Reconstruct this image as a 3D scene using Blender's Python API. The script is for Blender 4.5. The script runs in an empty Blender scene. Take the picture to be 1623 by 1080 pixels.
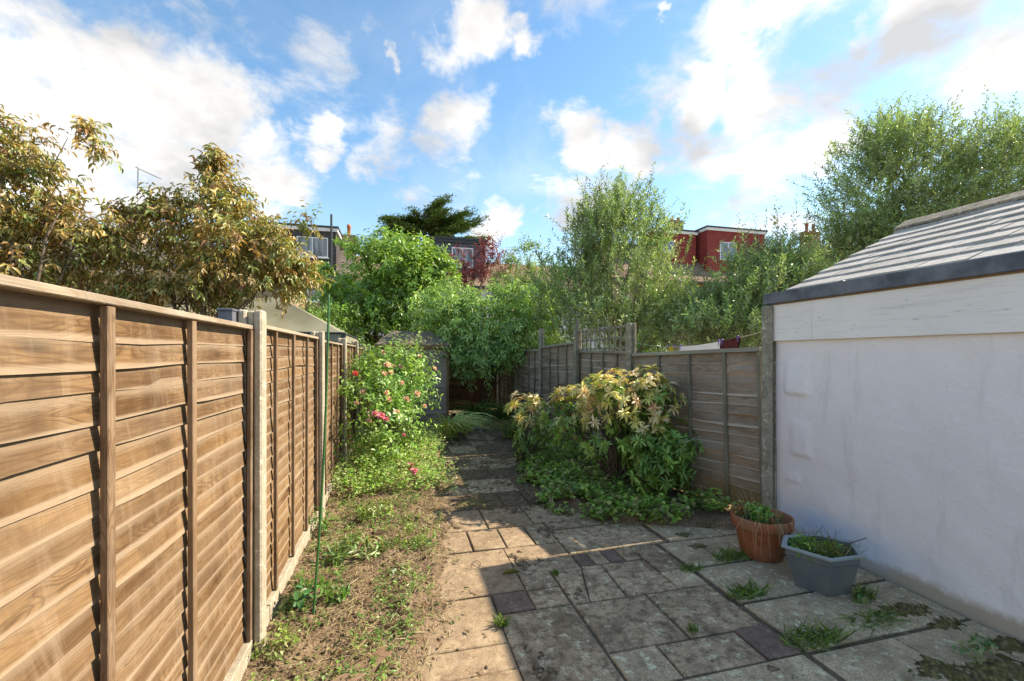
import bpy, bmesh, math, random
import numpy as np
from mathutils import Vector, Matrix, Euler

# ------------------------------------------------------------------ camera, sky, sun, exposure
FPX = 700.0                     # focal length in pixels of a 1623 px wide picture
YAW = math.atan(181.5 / FPX)
CT, ST = math.cos(YAW), math.sin(YAW)
EYE = 1.76
scene = bpy.context.scene
COL = scene.collection
cam_d = bpy.data.cameras.new('camera')
cam_d.sensor_width = 36.0
cam_d.lens = FPX / 1623 * 36.0
cam_d.shift_y = 23 / 1623
cam_d.clip_start = 0.05
cam_d.clip_end = 3000
cam = bpy.data.objects.new('camera', cam_d)
COL.objects.link(cam)
cam.location = (0, 0, EYE)
cam.rotation_euler = (math.radians(90), 0, -YAW)
scene.camera = cam

SUN_EL = math.radians(38.3)
SUN_AZ = math.radians(3.0)      # measured from +X towards +Y
SUNV = Vector((math.cos(SUN_EL) * math.cos(SUN_AZ), math.cos(SUN_EL) * math.sin(SUN_AZ), math.sin(SUN_EL)))
sun_d = bpy.data.lights.new('sun', 'SUN')
sun_d.energy = 2.0
sun_d.angle = math.radians(0.55)
sun_d.color = (1.0, 0.96, 0.90)
sun = bpy.data.objects.new('sun', sun_d)
COL.objects.link(sun)
sun.location = (20, 0, 20)
sun.rotation_euler = SUNV.to_track_quat('Z', 'Y').to_euler()

scene.view_settings.view_transform = 'Standard'
scene.view_settings.look = 'None'
scene.view_settings.exposure = 2.2
scene.view_settings.use_white_balance = True
scene.view_settings.white_balance_temperature = 8000
scene.view_settings.gamma = 1.0
scene.cycles.max_bounces = 6
scene.cycles.diffuse_bounces = 4
scene.cycles.glossy_bounces = 2
scene.cycles.transmission_bounces = 4
SKY_STRENGTH = 0.07

def cam_dir(u, v):
    """world direction through a picture position"""
    xc = (u - 811.5) / FPX
    return Vector((xc * CT + ST, -xc * ST + CT, (563 - v) / FPX)).normalized()

def build_world():
    w = bpy.data.worlds.new('World')
    scene.world = w
    w.use_nodes = True
    nt = w.node_tree
    nt.nodes.clear()
    N = nt.nodes.new
    L = nt.links.new
    out = N('ShaderNodeOutputWorld')
    sky = N('ShaderNodeTexSky')
    sky.sky_type = 'NISHITA'
    sky.sun_disc = False
    sky.sun_elevation = SUN_EL
    sky.sun_rotation = math.radians(90) - SUN_AZ
    sky.air_density = 1.0
    sky.dust_density = 0.2
    sky.ozone_density = 2.3
    hs = N('ShaderNodeHueSaturation')
    hs.inputs['Saturation'].default_value = 1.2
    hs.inputs['Hue'].default_value = 0.497
    L(sky.outputs[0], hs.inputs['Color'])
    bg = N('ShaderNodeBackground')
    bg.inputs[1].default_value = SKY_STRENGTH
    L(hs.outputs[0], bg.inputs[0])
    tc = N('ShaderNodeTexCoord')
    sep = N('ShaderNodeSeparateXYZ')
    L(tc.outputs['Generated'], sep.inputs[0])

    def math_(op, a, b=None, clamp=False):
        n = N('ShaderNodeMath')
        n.operation = op
        n.use_clamp = clamp
        for i, x in enumerate((a, b)):
            if x is None:
                continue
            if isinstance(x, (int, float)):
                n.inputs[i].default_value = x
            else:
                L(x, n.inputs[i])
        return n.outputs[0]

    # cloud sheet coordinates
    zz = math_('ADD', math_('MAXIMUM', sep.outputs[2], 0.0), 0.22)
    comb = N('ShaderNodeCombineXYZ')
    L(math_('DIVIDE', sep.outputs[0], zz), comb.inputs[0])
    L(math_('DIVIDE', sep.outputs[1], zz), comb.inputs[1])

    def noise(vec, scale, detail, rough, dist=0.0, off=(0, 0, 0), scl=(1, 1, 1)):
        m = N('ShaderNodeMapping')
        m.inputs['Location'].default_value = off
        m.inputs['Scale'].default_value = scl
        L(vec, m.inputs[0])
        n = N('ShaderNodeTexNoise')
        n.inputs['Scale'].default_value = scale
        n.inputs['Detail'].default_value = detail
        n.inputs['Roughness'].default_value = rough
        n.inputs['Distortion'].default_value = dist
        L(m.outputs[0], n.inputs['Vector'])
        return n

    # warp of the direction so that cloud edges are ragged
    wn = noise(tc.outputs['Generated'], 5.0, 5, 0.6)
    sub = N('ShaderNodeVectorMath'); sub.operation = 'SUBTRACT'
    L(wn.outputs['Color'], sub.inputs[0]); sub.inputs[1].default_value = (0.5, 0.5, 0.5)
    sc = N('ShaderNodeVectorMath'); sc.operation = 'SCALE'
    L(sub.outputs[0], sc.inputs[0]); sc.inputs['Scale'].default_value = 0.24
    add = N('ShaderNodeVectorMath'); add.operation = 'ADD'
    L(tc.outputs['Generated'], add.inputs[0]); L(sc.outputs[0], add.inputs[1])
    # cumulus: (u, v, radius in px, strength)
    puffs = [(40, 140, 230, 1), (230, 150, 140, 1), (330, 180, 105, 1), (60, 270, 190, 1), (240, 260, 150, 1), (410, 275, 110, .9),
             (350, 45, 110, .5), (530, 90, 110, .55), (490, 220, 58, .95), (630, 195, 95, .72), (740, 205, 85, .75), (630, 108, 24, .9), (745, 50, 78, 1), (810, 80, 42, .9),
             (570, 270, 45, .7), (935, 230, 85, 1), (1000, 235, 65, 1), (968, 160, 35, .9), (930, 335, 120, .75), (780, 370, 60, .9),
             (1150, 35, 95, 1), (1220, 20, 60, 1), (1030, 42, 16, .9), (1110, 170, 75, 1), (1200, 190, 95, 1), (1310, 225, 100, .9), (1220, 280, 85, .75),
             (1500, 50, 110, .95), (1600, 90, 120, .95), (1530, 160, 75, .85), (1230, 350, 110, .65), (1400, 10, 40, .7), (220, 340, 200, .75)]
    acc = None
    for u, v, r, s in puffs:
        d = cam_dir(u, v)
        dv = N('ShaderNodeVectorMath'); dv.operation = 'DISTANCE'
        L(add.outputs[0], dv.inputs[0]); dv.inputs[1].default_value = d
        k = 1.0 / math.sqrt(1 + ((u - 811.5) / FPX) ** 2 + ((563 - v) / FPX) ** 2)
        rr = r / FPX * k * 1.25
        mr = N('ShaderNodeMapRange'); mr.interpolation_type = 'SMOOTHSTEP'
        L(dv.outputs['Value'], mr.inputs[0])
        mr.inputs[1].default_value = rr; mr.inputs[2].default_value = rr * 0.15
        mr.inputs[3].default_value = 0.0; mr.inputs[4].default_value = s * (1.15 if s >= .85 else 1.1)
        acc = mr.outputs[0] if acc is None else math_('MAXIMUM', acc, mr.outputs[0])
    det = noise(comb.outputs[0], 4.6, 8, 0.64, 0.35)
    low = noise(comb.outputs[0], 0.9, 4, 0.5, 0.0, (21.9, 11.3, 0))
    # fair-weather cover, thickened to add fill light and shifted mostly out of view
    lowc = N('ShaderNodeMapRange'); L(low.outputs['Fac'], lowc.inputs[0])
    lowc.inputs[1].default_value = 0.45; lowc.inputs[2].default_value = 0.64; lowc.inputs[4].default_value = 0.95
    field = math_('ADD', math_('MAXIMUM', acc, lowc.outputs[0]), math_('MULTIPLY', math_('SUBTRACT', det.outputs['Fac'], 0.5), 2.3))
    cov = N('ShaderNodeMapRange'); cov.interpolation_type = 'SMOOTHSTEP'
    L(field, cov.inputs[0]); cov.inputs[1].default_value = 0.25; cov.inputs[2].default_value = 1.1
    # thin streaks
    st = noise(comb.outputs[0], 2.2, 6, 0.6, 0.6, (1, 2, 0), (1.0, 0.5, 1))
    stm = N('ShaderNodeMapRange'); L(st.outputs['Fac'], stm.inputs[0])
    stm.inputs[1].default_value = 0.46; stm.inputs[2].default_value = 0.85; stm.inputs[4].default_value = 0.36
    # paler near the horizon
    hz = N('ShaderNodeMapRange'); L(sep.outputs[2], hz.inputs[0])
    hz.inputs[1].default_value = 0.45; hz.inputs[2].default_value = 0.0; hz.inputs[4].default_value = 0.16
    thin = math_('ADD', stm.outputs[0], hz.outputs[0])
    total = math_('MAXIMUM', math_('MULTIPLY', cov.outputs[0], 0.97), thin, True)
    # self shading of the clouds
    sh = noise(comb.outputs[0], 2.0, 6, 0.55, 0.2, (0.35, 0.05, 0))
    ramp = N('ShaderNodeValToRGB')
    ramp.color_ramp.elements[0].position = 0.40; ramp.color_ramp.elements[0].color = (0.155, 0.173, 0.205, 1)
    ramp.color_ramp.elements[1].position = 0.66; ramp.color_ramp.elements[1].color = (0.315, 0.337, 0.376, 1)
    L(sh.outputs['Fac'], ramp.inputs[0])
    cb = N('ShaderNodeBackground'); L(ramp.outputs[0], cb.inputs[0]); cb.inputs[1].default_value = 0.95
    mix = N('ShaderNodeMixShader')
    L(total, mix.inputs[0]); L(bg.outputs[0], mix.inputs[1]); L(cb.outputs[0], mix.inputs[2])
    L(mix.outputs[0], out.inputs[0])
build_world()

# ------------------------------------------------------------------ helpers
RNG = np.random.default_rng(11)
random.seed(5)
WL = {}

def W(u, v, zc):
    """world point seen at a photo position at depth zc"""
    xc = (u - 811.5) / FPX * zc
    return Vector((xc * CT + zc * ST, -xc * ST + zc * CT, EYE + (563 - v) / FPX * zc))

def WY(u, v, Y):
    zc = Y / (CT - (u - 811.5) / FPX * ST)
    return W(u, v, zc)

def tag(o, label=None, cat=None, group=None, kind=None):
    if label: o['label'] = label
    if cat: o['category'] = cat
    if group: o['group'] = group
    if kind: o['kind'] = kind
    return o

def empty(name, loc, label=None, cat=None, group=None):
    o = bpy.data.objects.new(name, None)
    o.empty_display_size = 0.2
    o.location = loc
    WL[o.name] = Vector(loc)
    COL.objects.link(o)
    return tag(o, label, cat, group)

def link(name, mesh, parent=None, loc=(0, 0, 0), rot=None):
    """loc is in world space; parents are never rotated"""
    o = bpy.data.objects.new(name, mesh)
    loc = Vector(loc)
    WL[o.name] = loc
    if parent is not None:
        o.parent = parent
        o.location = loc - WL[parent.name]
    else:
        o.location = loc
    if rot is not None:
        o.rotation_euler = rot
    COL.objects.link(o)
    return o

def mesh_np(name, verts, faces, mat, tint=None, smooth=False, uniform=True):
    me = bpy.data.meshes.new(name)
    if uniform:
        verts = np.asarray(verts, np.float32); faces = np.asarray(faces, np.int32)
        k = faces.shape[1]
        me.vertices.add(len(verts)); me.vertices.foreach_set('co', verts.ravel())
        me.loops.add(faces.size); me.loops.foreach_set('vertex_index', faces.ravel())
        me.polygons.add(len(faces)); me.polygons.foreach_set('loop_start', np.arange(0, faces.size, k, dtype=np.int32))
        me.update(calc_edges=True)
    else:
        me.from_pydata([tuple(v) for v in verts], [], faces)
        me.update()
    if tint is not None:
        a = me.attributes.new('tint', 'FLOAT_COLOR', 'POINT')
        t = np.ones((len(tint), 4), np.float32); t[:, :3] = tint
        a.data.foreach_set('color', t.ravel())
    if smooth:
        me.polygons.foreach_set('use_smooth', np.ones(len(me.polygons), bool))
    if mat: me.materials.append(mat)
    return me

class MB:
    """collects simple shapes, built into one mesh"""
    def __init__(s): s.v = []; s.f = []
    def quadbox(s, p):   # 8 corners: bottom 4 ccw, top 4 ccw
        b = len(s.v); s.v += [tuple(x) for x in p]
        for q in ((3, 2, 1, 0), (4, 5, 6, 7), (0, 1, 5, 4), (1, 2, 6, 5), (2, 3, 7, 6), (3, 0, 4, 7)):
            s.f.append([b + i for i in q])
        return s
    def box(s, x0, y0, z0, x1, y1, z1):
        return s.quadbox([(x0, y0, z0), (x1, y0, z0), (x1, y1, z0), (x0, y1, z0), (x0, y0, z1), (x1, y0, z1), (x1, y1, z1), (x0, y1, z1)])
    def poly(s, pts):
        b = len(s.v); s.v += [tuple(p) for p in pts]; s.f.append(list(range(b, b + len(pts)))); return s
    def tube(s, pts, rad, n=6, cap=True):
        pts = [Vector(p) for p in pts]
        if not hasattr(rad, '__len__'): rad = [rad] * len(pts)
        b = len(s.v)
        for i, p in enumerate(pts):
            d = (pts[min(i + 1, len(pts) - 1)] - pts[max(i - 1, 0)]).normalized()
            a = d.orthogonal().normalized() if i == 0 else (a - d * a.dot(d)).normalized()
            c = d.cross(a)
            for k in range(n):
                t = 2 * math.pi * k / n
                s.v.append(tuple(p + (a * math.cos(t) + c * math.sin(t)) * rad[i]))
        for i in range(len(pts) - 1):
            for k in range(n):
                s.f.append([b + i * n + k, b + i * n + (k + 1) % n, b + (i + 1) * n + (k + 1) % n, b + (i + 1) * n + k])
        if cap:
            s.f.append([b + k for k in range(n)][::-1]); e = b + (len(pts) - 1) * n
            s.f.append([e + k for k in range(n)])
        return s
    def lathe(s, prof, n=32, c=(0, 0, 0)):
        b = len(s.v); m = len(prof)
        for k in range(n):
            t = 2 * math.pi * k / n
            for r, z in prof: s.v.append((c[0] + r * math.cos(t), c[1] + r * math.sin(t), c[2] + z))
        for k in range(n):
            for i in range(m - 1):
                s.f.append([b + k * m + i, b + ((k + 1) % n) * m + i, b + ((k + 1) % n) * m + i + 1, b + k * m + i + 1])
        return s
    def mesh(s, name, mat, smooth=False, bevel=0.0, seg=1, off=(0, 0, 0)):
        o = Vector(off)
        me = mesh_np(name, [Vector(v) - o for v in s.v], s.f, mat, smooth=smooth, uniform=False)
        if bevel > 0:
            bm = bmesh.new(); bm.from_mesh(me)
            bmesh.ops.bevel(bm, geom=bm.edges[:], offset=bevel, segments=seg, affect='EDGES', profile=0.6)
            bm.to_mesh(me); bm.free()
        return me
    def put(s, name, mat, parent=None, **k):
        off = WL[parent.name] if parent is not None else Vector((0, 0, 0))
        return link(name, s.mesh(name, mat, off=off, **k), parent, off)

# ------------------------------------------------------------------ materials
def new_mat(name):
    m = bpy.data.materials.new(name); m.use_nodes = True
    nt = m.node_tree
    return m, nt, nt.nodes['Principled BSDF'], nt.nodes['Material Output']

class G:
    """tiny node-graph writer"""
    def __init__(s, nt): s.nt = nt
    def n(s, t, **kw):
        nd = s.nt.nodes.new(t)
        for k, v in kw.items(): setattr(nd, k, v)
        return nd
    def set(s, sock, x):
        if hasattr(x, 'is_output'): s.nt.links.new(x, sock)
        else: sock.default_value = x
    def math(s, op, a, b=0.0, clamp=False):
        nd = s.n('ShaderNodeMath', operation=op, use_clamp=clamp)
        s.set(nd.inputs[0], a); s.set(nd.inputs[1], b); return nd.outputs[0]
    def noise(s, vec, scale, detail=4, rough=0.55, dist=0.0):
        nd = s.n('ShaderNodeTexNoise'); s.set(nd.inputs['Vector'], vec)
        nd.inputs['Scale'].default_value = scale; nd.inputs['Detail'].default_value = detail
        nd.inputs['Roughness'].default_value = rough; nd.inputs['Distortion'].default_value = dist
        return nd.outputs['Fac']
    def voro(s, vec, scale, feature='F1'):
        nd = s.n('ShaderNodeTexVoronoi', feature=feature); s.set(nd.inputs['Vector'], vec)
        nd.inputs['Scale'].default_value = scale; return nd.outputs['Distance']
    def ramp(s, fac, stops, interp='LINEAR'):
        nd = s.n('ShaderNodeValToRGB'); s.set(nd.inputs[0], fac); cr = nd.color_ramp; cr.interpolation = interp
        while len(cr.elements) < len(stops): cr.elements.new(0.5)
        for e, (p, c) in zip(cr.elements, stops):
            e.position = p; e.color = (c, c, c, 1) if isinstance(c, (int, float)) else (*c, 1)
        return nd.outputs[0]
    def mix(s, fac, a, b, blend='MIX'):
        nd = s.n('ShaderNodeMix', data_type='RGBA', blend_type=blend)
        s.set(nd.inputs[0], fac)
        for i, x in ((6, a), (7, b)): s.set(nd.inputs[i], (*x, 1) if isinstance(x, tuple) and len(x) == 3 else x)
        return nd.outputs[2]
    def vmap(s, vec, scale=(1, 1, 1), loc=(0, 0, 0)):
        nd = s.n('ShaderNodeMapping'); s.set(nd.inputs[0], vec); nd.inputs['Scale'].default_value = scale
        s.set(nd.inputs['Location'], loc); return nd.outputs[0]
    def coord(s, kind='Object'): return s.n('ShaderNodeTexCoord').outputs[kind]
    def geo(s): return s.n('ShaderNodeNewGeometry').outputs['Position']
    def rnd(s): return s.n('ShaderNodeObjectInfo').outputs['Random']
    def bump(s, h, strength=0.3, dist=0.01):
        nd = s.n('ShaderNodeBump'); s.set(nd.inputs['Height'], h)
        nd.inputs['Strength'].default_value = strength; nd.inputs['Distance'].default_value = dist; return nd.outputs[0]
    def comb(s, x, y, z):
        nd = s.n('ShaderNodeCombineXYZ'); s.set(nd.inputs[0], x); s.set(nd.inputs[1], y); s.set(nd.inputs[2], z); return nd.outputs[0]
    def sep(s, v):
        nd = s.n('ShaderNodeSeparateXYZ'); s.set(nd.inputs[0], v); return nd.outputs

def mat_simple(name, col, rough=0.7, var=0.15, scale=6.0, bump=0.15, bdist=0.004, spec=0.3, metal=0.0, dirt=None):
    m, nt, b, o = new_mat(name); g = G(nt)
    p = g.coord('Object')
    n = g.noise(p, scale, 6, 0.6)
    lo = tuple(c * (1 - var * 1.6) for c in col); hi = tuple(min(1, c * (1 + var)) for c in col)
    c = g.ramp(n, [(0.3, lo), (0.7, hi)])
    if dirt:
        d = g.ramp(g.noise(p, scale * 0.5, 7, 0.65), [(0.44, 0.0), (0.62, 0.8)])
        c = g.mix(d, c, dirt)
    g.set(b.inputs['Base Color'], c)
    b.inputs['Roughness'].default_value = rough
    b.inputs['Specular IOR Level'].default_value = spec
    b.inputs['Metallic'].default_value = metal
    if bump: g.set(b.inputs['Normal'], g.bump(g.noise(p, scale * 9, 4), bump, bdist))
    return m

def mat_wood(name, dark, mid, light, weather=0.0, grey=(0.3, 0.28, 0.26), axis=0, damp=None, gscale=1.0, spread=1.0, streak=0.0, edge=0.0, band=0.0):
    """sawn softwood; grain runs along local axis `axis`"""
    m, nt, b, o = new_mat(name); g = G(nt)
    p = g.coord('Object'); r = g.rnd()
    off = g.comb(g.math('MULTIPLY', r, 37.0), g.math('MULTIPLY', r, 91.0), g.math('MULTIPLY', r, 53.0))
    sc = [11.0, 11.0, 11.0]; sc[axis] = 1.5
    q = g.vmap(p, tuple(x * gscale for x in sc), off)
    base = g.noise(q, 1.0, 2, 0.5, 0.5)
    fr = g.math('FRACT', g.math('MULTIPLY', base, 22.0))
    rings = g.ramp(fr, [(0.0, 0.0), (0.35, 0.9), (0.8, 0.5), (1.0, 0.0)])
    late = g.ramp(fr, [(0.0, 0.75), (0.16, 0.0), (0.84, 0.0), (1.0, 0.75)])
    sc2 = [130.0, 130.0, 130.0]; sc2[axis] = 4.0
    fibre = g.noise(g.vmap(p, tuple(sc2), off), 1.0, 4, 0.65)
    blot = g.noise(g.vmap(p, (2.2, 2.2, 2.2), off), 1.0, 5, 0.6)
    c = g.mix(rings, mid, light)
    c = g.mix(late, c, dark)
    c = g.mix(g.ramp(fibre, [(0.36, 0.85), (0.55, 0.0)]), c, dark)
    c = g.mix(g.ramp(blot, [(0.46, 0.0), (0.62, 0.8)]), c, dark)
    # knots
    kp = [2.2, 6.0, 6.0] if axis == 0 else ([6.0, 2.2, 6.0] if axis == 1 else [6.0, 6.0, 2.2])
    kd = g.voro(g.vmap(p, tuple(kp), off), 1.0)
    c = g.mix(g.ramp(kd, [(0.06, 0.95), (0.16, 0.0)]), c, tuple(x * 0.4 for x in dark))
    # each board a little different
    r2 = g.math('FRACT', g.math('MULTIPLY', r, 17.3))
    c = g.mix(g.math('MULTIPLY', r, 0.6 * spread), c, g.mix(0.65, mid, dark), 'MIX')
    c = g.mix(g.ramp(r2, [(0.55, 0.0), (1.0, 0.5)]), c, light)
    if streak:   # rain-washed pale runs down the panel
        s3 = g.sep(g.geo())
        q3 = g.comb(g.math('MULTIPLY', s3[1], 7.0), g.math('MULTIPLY', s3[2], 1.1), s3[0])
        c = g.mix(g.ramp(g.noise(q3, 1.4, 8, 0.78, 0.8), [(0.52, 0.0), (0.74, streak)]), c, grey)
        c = g.mix(g.ramp(g.noise(g.vmap(q3, (1, 1, 1), (9, 4, 0)), 0.6, 6, 0.7, 0.6), [(0.50, 0.0), (0.66, 0.75)]), c, dark)
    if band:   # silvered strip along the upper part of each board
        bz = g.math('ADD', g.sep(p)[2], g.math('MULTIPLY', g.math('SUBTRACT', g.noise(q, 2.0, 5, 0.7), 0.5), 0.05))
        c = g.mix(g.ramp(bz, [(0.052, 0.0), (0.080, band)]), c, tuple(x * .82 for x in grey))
    if edge:   # pale strip along the lower edge of each lap board
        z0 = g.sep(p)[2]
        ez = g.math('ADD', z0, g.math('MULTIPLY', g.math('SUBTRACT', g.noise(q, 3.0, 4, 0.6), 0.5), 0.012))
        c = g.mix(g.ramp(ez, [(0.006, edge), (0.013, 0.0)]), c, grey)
    if weather > 0:
        w = g.ramp(g.noise(g.vmap(p, (1.2, 5, 5), off), 1.0, 6, 0.6), [(0.35, 0.0), (0.75, weather)])
        c = g.mix(w, c, grey)
    if damp:   # green-brown algae low on the boards, by height above the soil
        z = g.sep(g.geo())[2]
        dz = g.math('ADD', z, g.math('MULTIPLY', g.noise(g.geo(), 2.5, 5), 0.9))
        c = g.mix(g.ramp(dz, [(0.55, 0.85), (1.15, 0.0)]), c, damp)
    g.set(b.inputs['Base Color'], c)
    b.inputs['Roughness'].default_value = 0.82
    b.inputs['Specular IOR Level'].default_value = 0.2
    hgt = g.math('ADD', g.math('MULTIPLY', rings, 0.35), fibre)
    g.set(b.inputs['Normal'], g.bump(hgt, 0.45, 0.004))
    return m

def mat_leaf(name, transl=0.30, rough=0.36, spec=0.5, gain=1.0):
    m, nt, b, o = new_mat(name); g = G(nt)
    a = g.n('ShaderNodeAttribute', attribute_name='tint')
    c = a.outputs['Color']
    g.set(b.inputs['Base Color'], c)
    b.inputs['Roughness'].default_value = rough
    b.inputs['Specular IOR Level'].default_value = spec
    t = g.n('ShaderNodeBsdfTranslucent')
    tcol = g.mix(1.0, c, (1.35, 1.35, 0.65), 'MULTIPLY')
    g.set(t.inputs[0], tcol)
    mx = g.n('ShaderNodeMixShader'); mx.inputs[0].default_value = transl
    nt.links.new(b.outputs[0], mx.inputs[1]); nt.links.new(t.outputs[0], mx.inputs[2])
    nt.links.new(mx.outputs[0], o.inputs[0])
    return m

def mat_concrete(name, a, bcol, speck=0.5, moss=None, moss_amt=0.5, stain=(0.06, 0.05, 0.04), stain_amt=0.6, tint=0.25, scale=1.0):
    m, nt, b, o = new_mat(name); g = G(nt)
    p = g.geo(); r = g.rnd()
    n1 = g.noise(p, 3.2 * scale, 7, 0.62)
    c = g.mix(g.ramp(n1, [(0.32, 0.0), (0.68, 1.0)]), a, bcol)
    c = g.mix(g.math('MULTIPLY', r, tint), c, tuple(x * 0.5 for x in a))
    sp = g.noise(p, 95 * scale, 3, 0.7)
    c = g.mix(g.ramp(sp, [(0.34, speck), (0.48, 0.0)]), c, tuple(x * 0.3 for x in a))
    c = g.mix(g.ramp(g.noise(p, 150 * scale, 2, 0.6), [(0.56, 0.0), (0.70, speck)]), c, tuple(min(0.8, x * 1.9) for x in bcol))
    st = g.ramp(g.noise(p, 2.9 * scale, 9, 0.74, 0.5), [(0.42, 0.0), (0.66, stain_amt)])
    c = g.mix(st, c, stain)
    st2 = g.ramp(g.noise(p, 15 * scale, 6, 0.74), [(0.47, 0.0), (0.62, stain_amt)])
    lc = g.ramp(g.noise(p, 11 * scale, 6, 0.75), [(0.56, 0.0), (0.61, speck)])
    c = g.mix(lc, c, tuple(min(.7, x * 1.5) for x in bcol))
    c = g.mix(st2, c, stain)
    if moss:
        mm = g.ramp(g.noise(p, 1.7 * scale, 8, 0.72, 0.6), [(0.54, 0.0), (0.68, moss_amt)])
        c = g.mix(mm, c, moss)
    g.set(b.inputs['Base Color'], c)
    b.inputs['Roughness'].default_value = 0.9
    b.inputs['Specular IOR Level'].default_value = 0.2
    h = g.math('ADD', g.math('MULTIPLY', sp, 0.6), g.noise(p, 24 * scale, 5))
    g.set(b.inputs['Normal'], g.bump(h, 0.6, 0.006))
    return m

def mat_soil(name):
    m, nt, b, o = new_mat(name); g = G(nt)
    p = g.geo()
    c = g.ramp(g.noise(p, 4.0, 8, 0.65), [(0.25, (0.13, 0.088, 0.055)), (0.5, (0.25, 0.175, 0.11)), (0.75, (0.40, 0.30, 0.195))])
    c = g.mix(g.ramp(g.noise(p, 60, 4, 0.7), [(0.35, 0.8), (0.52, 0.0)]), c, (0.05, 0.033, 0.02))
    c = g.mix(g.ramp(g.voro(p, 38), [(0.10, 0.6), (0.2, 0.0)]), c, (0.36, 0.29, 0.2))
    g.set(b.inputs['Base Color'], c); b.inputs['Roughness'].default_value = 0.95
    b.inputs['Specular IOR Level'].default_value = 0.1
    g.set(b.inputs['Normal'], g.bump(g.math('ADD', g.noise(p, 30, 6, 0.7), g.math('MULTIPLY', g.voro(p, 45), -0.6)), 1.0, 0.02))
    return m

def mat_brickish(name, c1, c2, mortar, bw, rh, rough=0.85, ms=0.012, bump=0.5, squash=0.5):
    m, nt, b, o = new_mat(name); g = G(nt)
    p = g.coord('Generated')
    t = g.n('ShaderNodeTexBrick'); 
    P = g.geo(); s3 = g.sep(P)
    q = g.comb(g.math('ADD', s3[0], g.math('MULTIPLY', s3[1], 0.999)), s3[2], 0.0)
    g.set(t.inputs['Vector'], q)
    t.inputs['Scale'].default_value = 1.0
    t.inputs['Brick Width'].default_value = bw; t.inputs['Row Height'].default_value = rh
    t.inputs['Mortar Size'].default_value = ms; t.offset = squash
    for k, c in (('Color1', c1), ('Color2', c2), ('Mortar', mortar)): t.inputs[k].default_value = (*c, 1)
    c = g.mix(g.ramp(g.noise(P, 1.3, 6, 0.65), [(0.4, 0.0), (0.75, 0.5)]), t.outputs['Color'], tuple(x * 0.45 for x in c1))
    g.set(b.inputs['Base Color'], c); b.inputs['Roughness'].default_value = rough
    b.inputs['Specular IOR Level'].default_value = 0.25
    g.set(b.inputs['Normal'], g.bump(g.math('SUBTRACT', 1.0, t.outputs['Fac']), bump, 0.02))
    return m

def mat_glass(name):
    m, nt, b, o = new_mat(name); g = G(nt)
    p = g.geo()
    c = g.ramp(g.noise(g.vmap(p, (3, 3, 0.4)), 2.0, 3), [(0.4, (0.05, 0.08, 0.10)), (0.6, (0.25, 0.30, 0.33))])   # curtains behind
    g.set(b.inputs['Base Color'], c); b.inputs['Roughness'].default_value = 0.06
    b.inputs['Specular IOR Level'].default_value = 0.9
    return m

def mat_board(name):
    m, nt, b, o = new_mat(name); g = G(nt)
    p = g.geo()
    c = g.ramp(g.noise(p, 2.0, 5, 0.6), [(0.3, (0.76, 0.71, 0.69)), (0.7, (0.84, 0.79, 0.77))])
    q = g.vmap(p, (1, 2.2, 34))
    c = g.mix(g.ramp(g.noise(q, 1.0, 7, 0.7), [(0.54, 0.0), (0.70, 0.55)]), c, (0.48, 0.45, 0.43))
    c = g.mix(g.ramp(g.noise(g.vmap(p, (1, 9, 30)), 1.0, 5, 0.7), [(0.64, 0.0), (0.69, 0.8)]), c, (0.20, 0.18, 0.17))
    g.set(b.inputs['Base Color'], c); b.inputs['Roughness'].default_value = 0.65
    g.set(b.inputs['Normal'], g.bump(g.noise(g.vmap(p, (1, 6, 90)), 1.0, 5, 0.7), 0.35, 0.005))
    return m

def mat_render(name):
    """painted wall render with stains"""
    m, nt, b, o = new_mat(name); g = G(nt)
    p = g.geo(); z = g.sep(p)[2]
    c = g.ramp(g.noise(p, 1.6, 6, 0.6), [(0.3, (0.82, 0.75, 0.75)), (0.7, (0.88, 0.81, 0.81))])
    c = g.mix(g.ramp(g.noise(g.vmap(p, (1, 2.0, 0.35)), 3.0, 7, 0.7), [(0.56, 0.0), (0.80, 0.5)]), c, (0.50, 0.47, 0.42))
    c = g.mix(g.ramp(g.noise(p, 42, 5, 0.7), [(0.66, 0.0), (0.74, 0.6)]), c, (0.28, 0.25, 0.21))
    # splash-back dirt along the foot of the wall
    zz = g.math('ADD', z, g.math('MULTIPLY', g.noise(p, 6, 8, 0.75), -0.16))
    c = g.mix(g.ramp(zz, [(-0.10, 0.8), (0.06, 0.0)]), c, (0.40, 0.31, 0.20))
    # patch of old blue paint low down
    s3 = g.sep(p)
    dx = g.math('MULTIPLY', g.math('SUBTRACT', s3[1], 3.12), 1.25); dz = g.math('MULTIPLY', g.math('SUBTRACT', z, 0.17), 4.2)
    d = g.math('SQRT', g.math('ADD', g.math('MULTIPLY', dx, dx), g.math('MULTIPLY', dz, dz)))
    d = g.math('ADD', d, g.math('MULTIPLY', g.math('SUBTRACT', g.noise(p, 6, 6, 0.7), 0.5), 0.8))
    c = g.mix(g.ramp(d, [(0.2, 0.6), (0.9, 0.0)]), c, (0.48, 0.62, 0.86))
    g.set(b.inputs['Base Color'], c); b.inputs['Roughness'].default_value = 0.7
    b.inputs['Specular IOR Level'].default_value = 0.25
    g.set(b.inputs['Normal'], g.bump(g.math('ADD', g.noise(p, 7, 5, 0.6), g.math('MULTIPLY', g.noise(p, 60, 5, 0.7), 0.35)), 0.6, 0.025))
    return m

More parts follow.
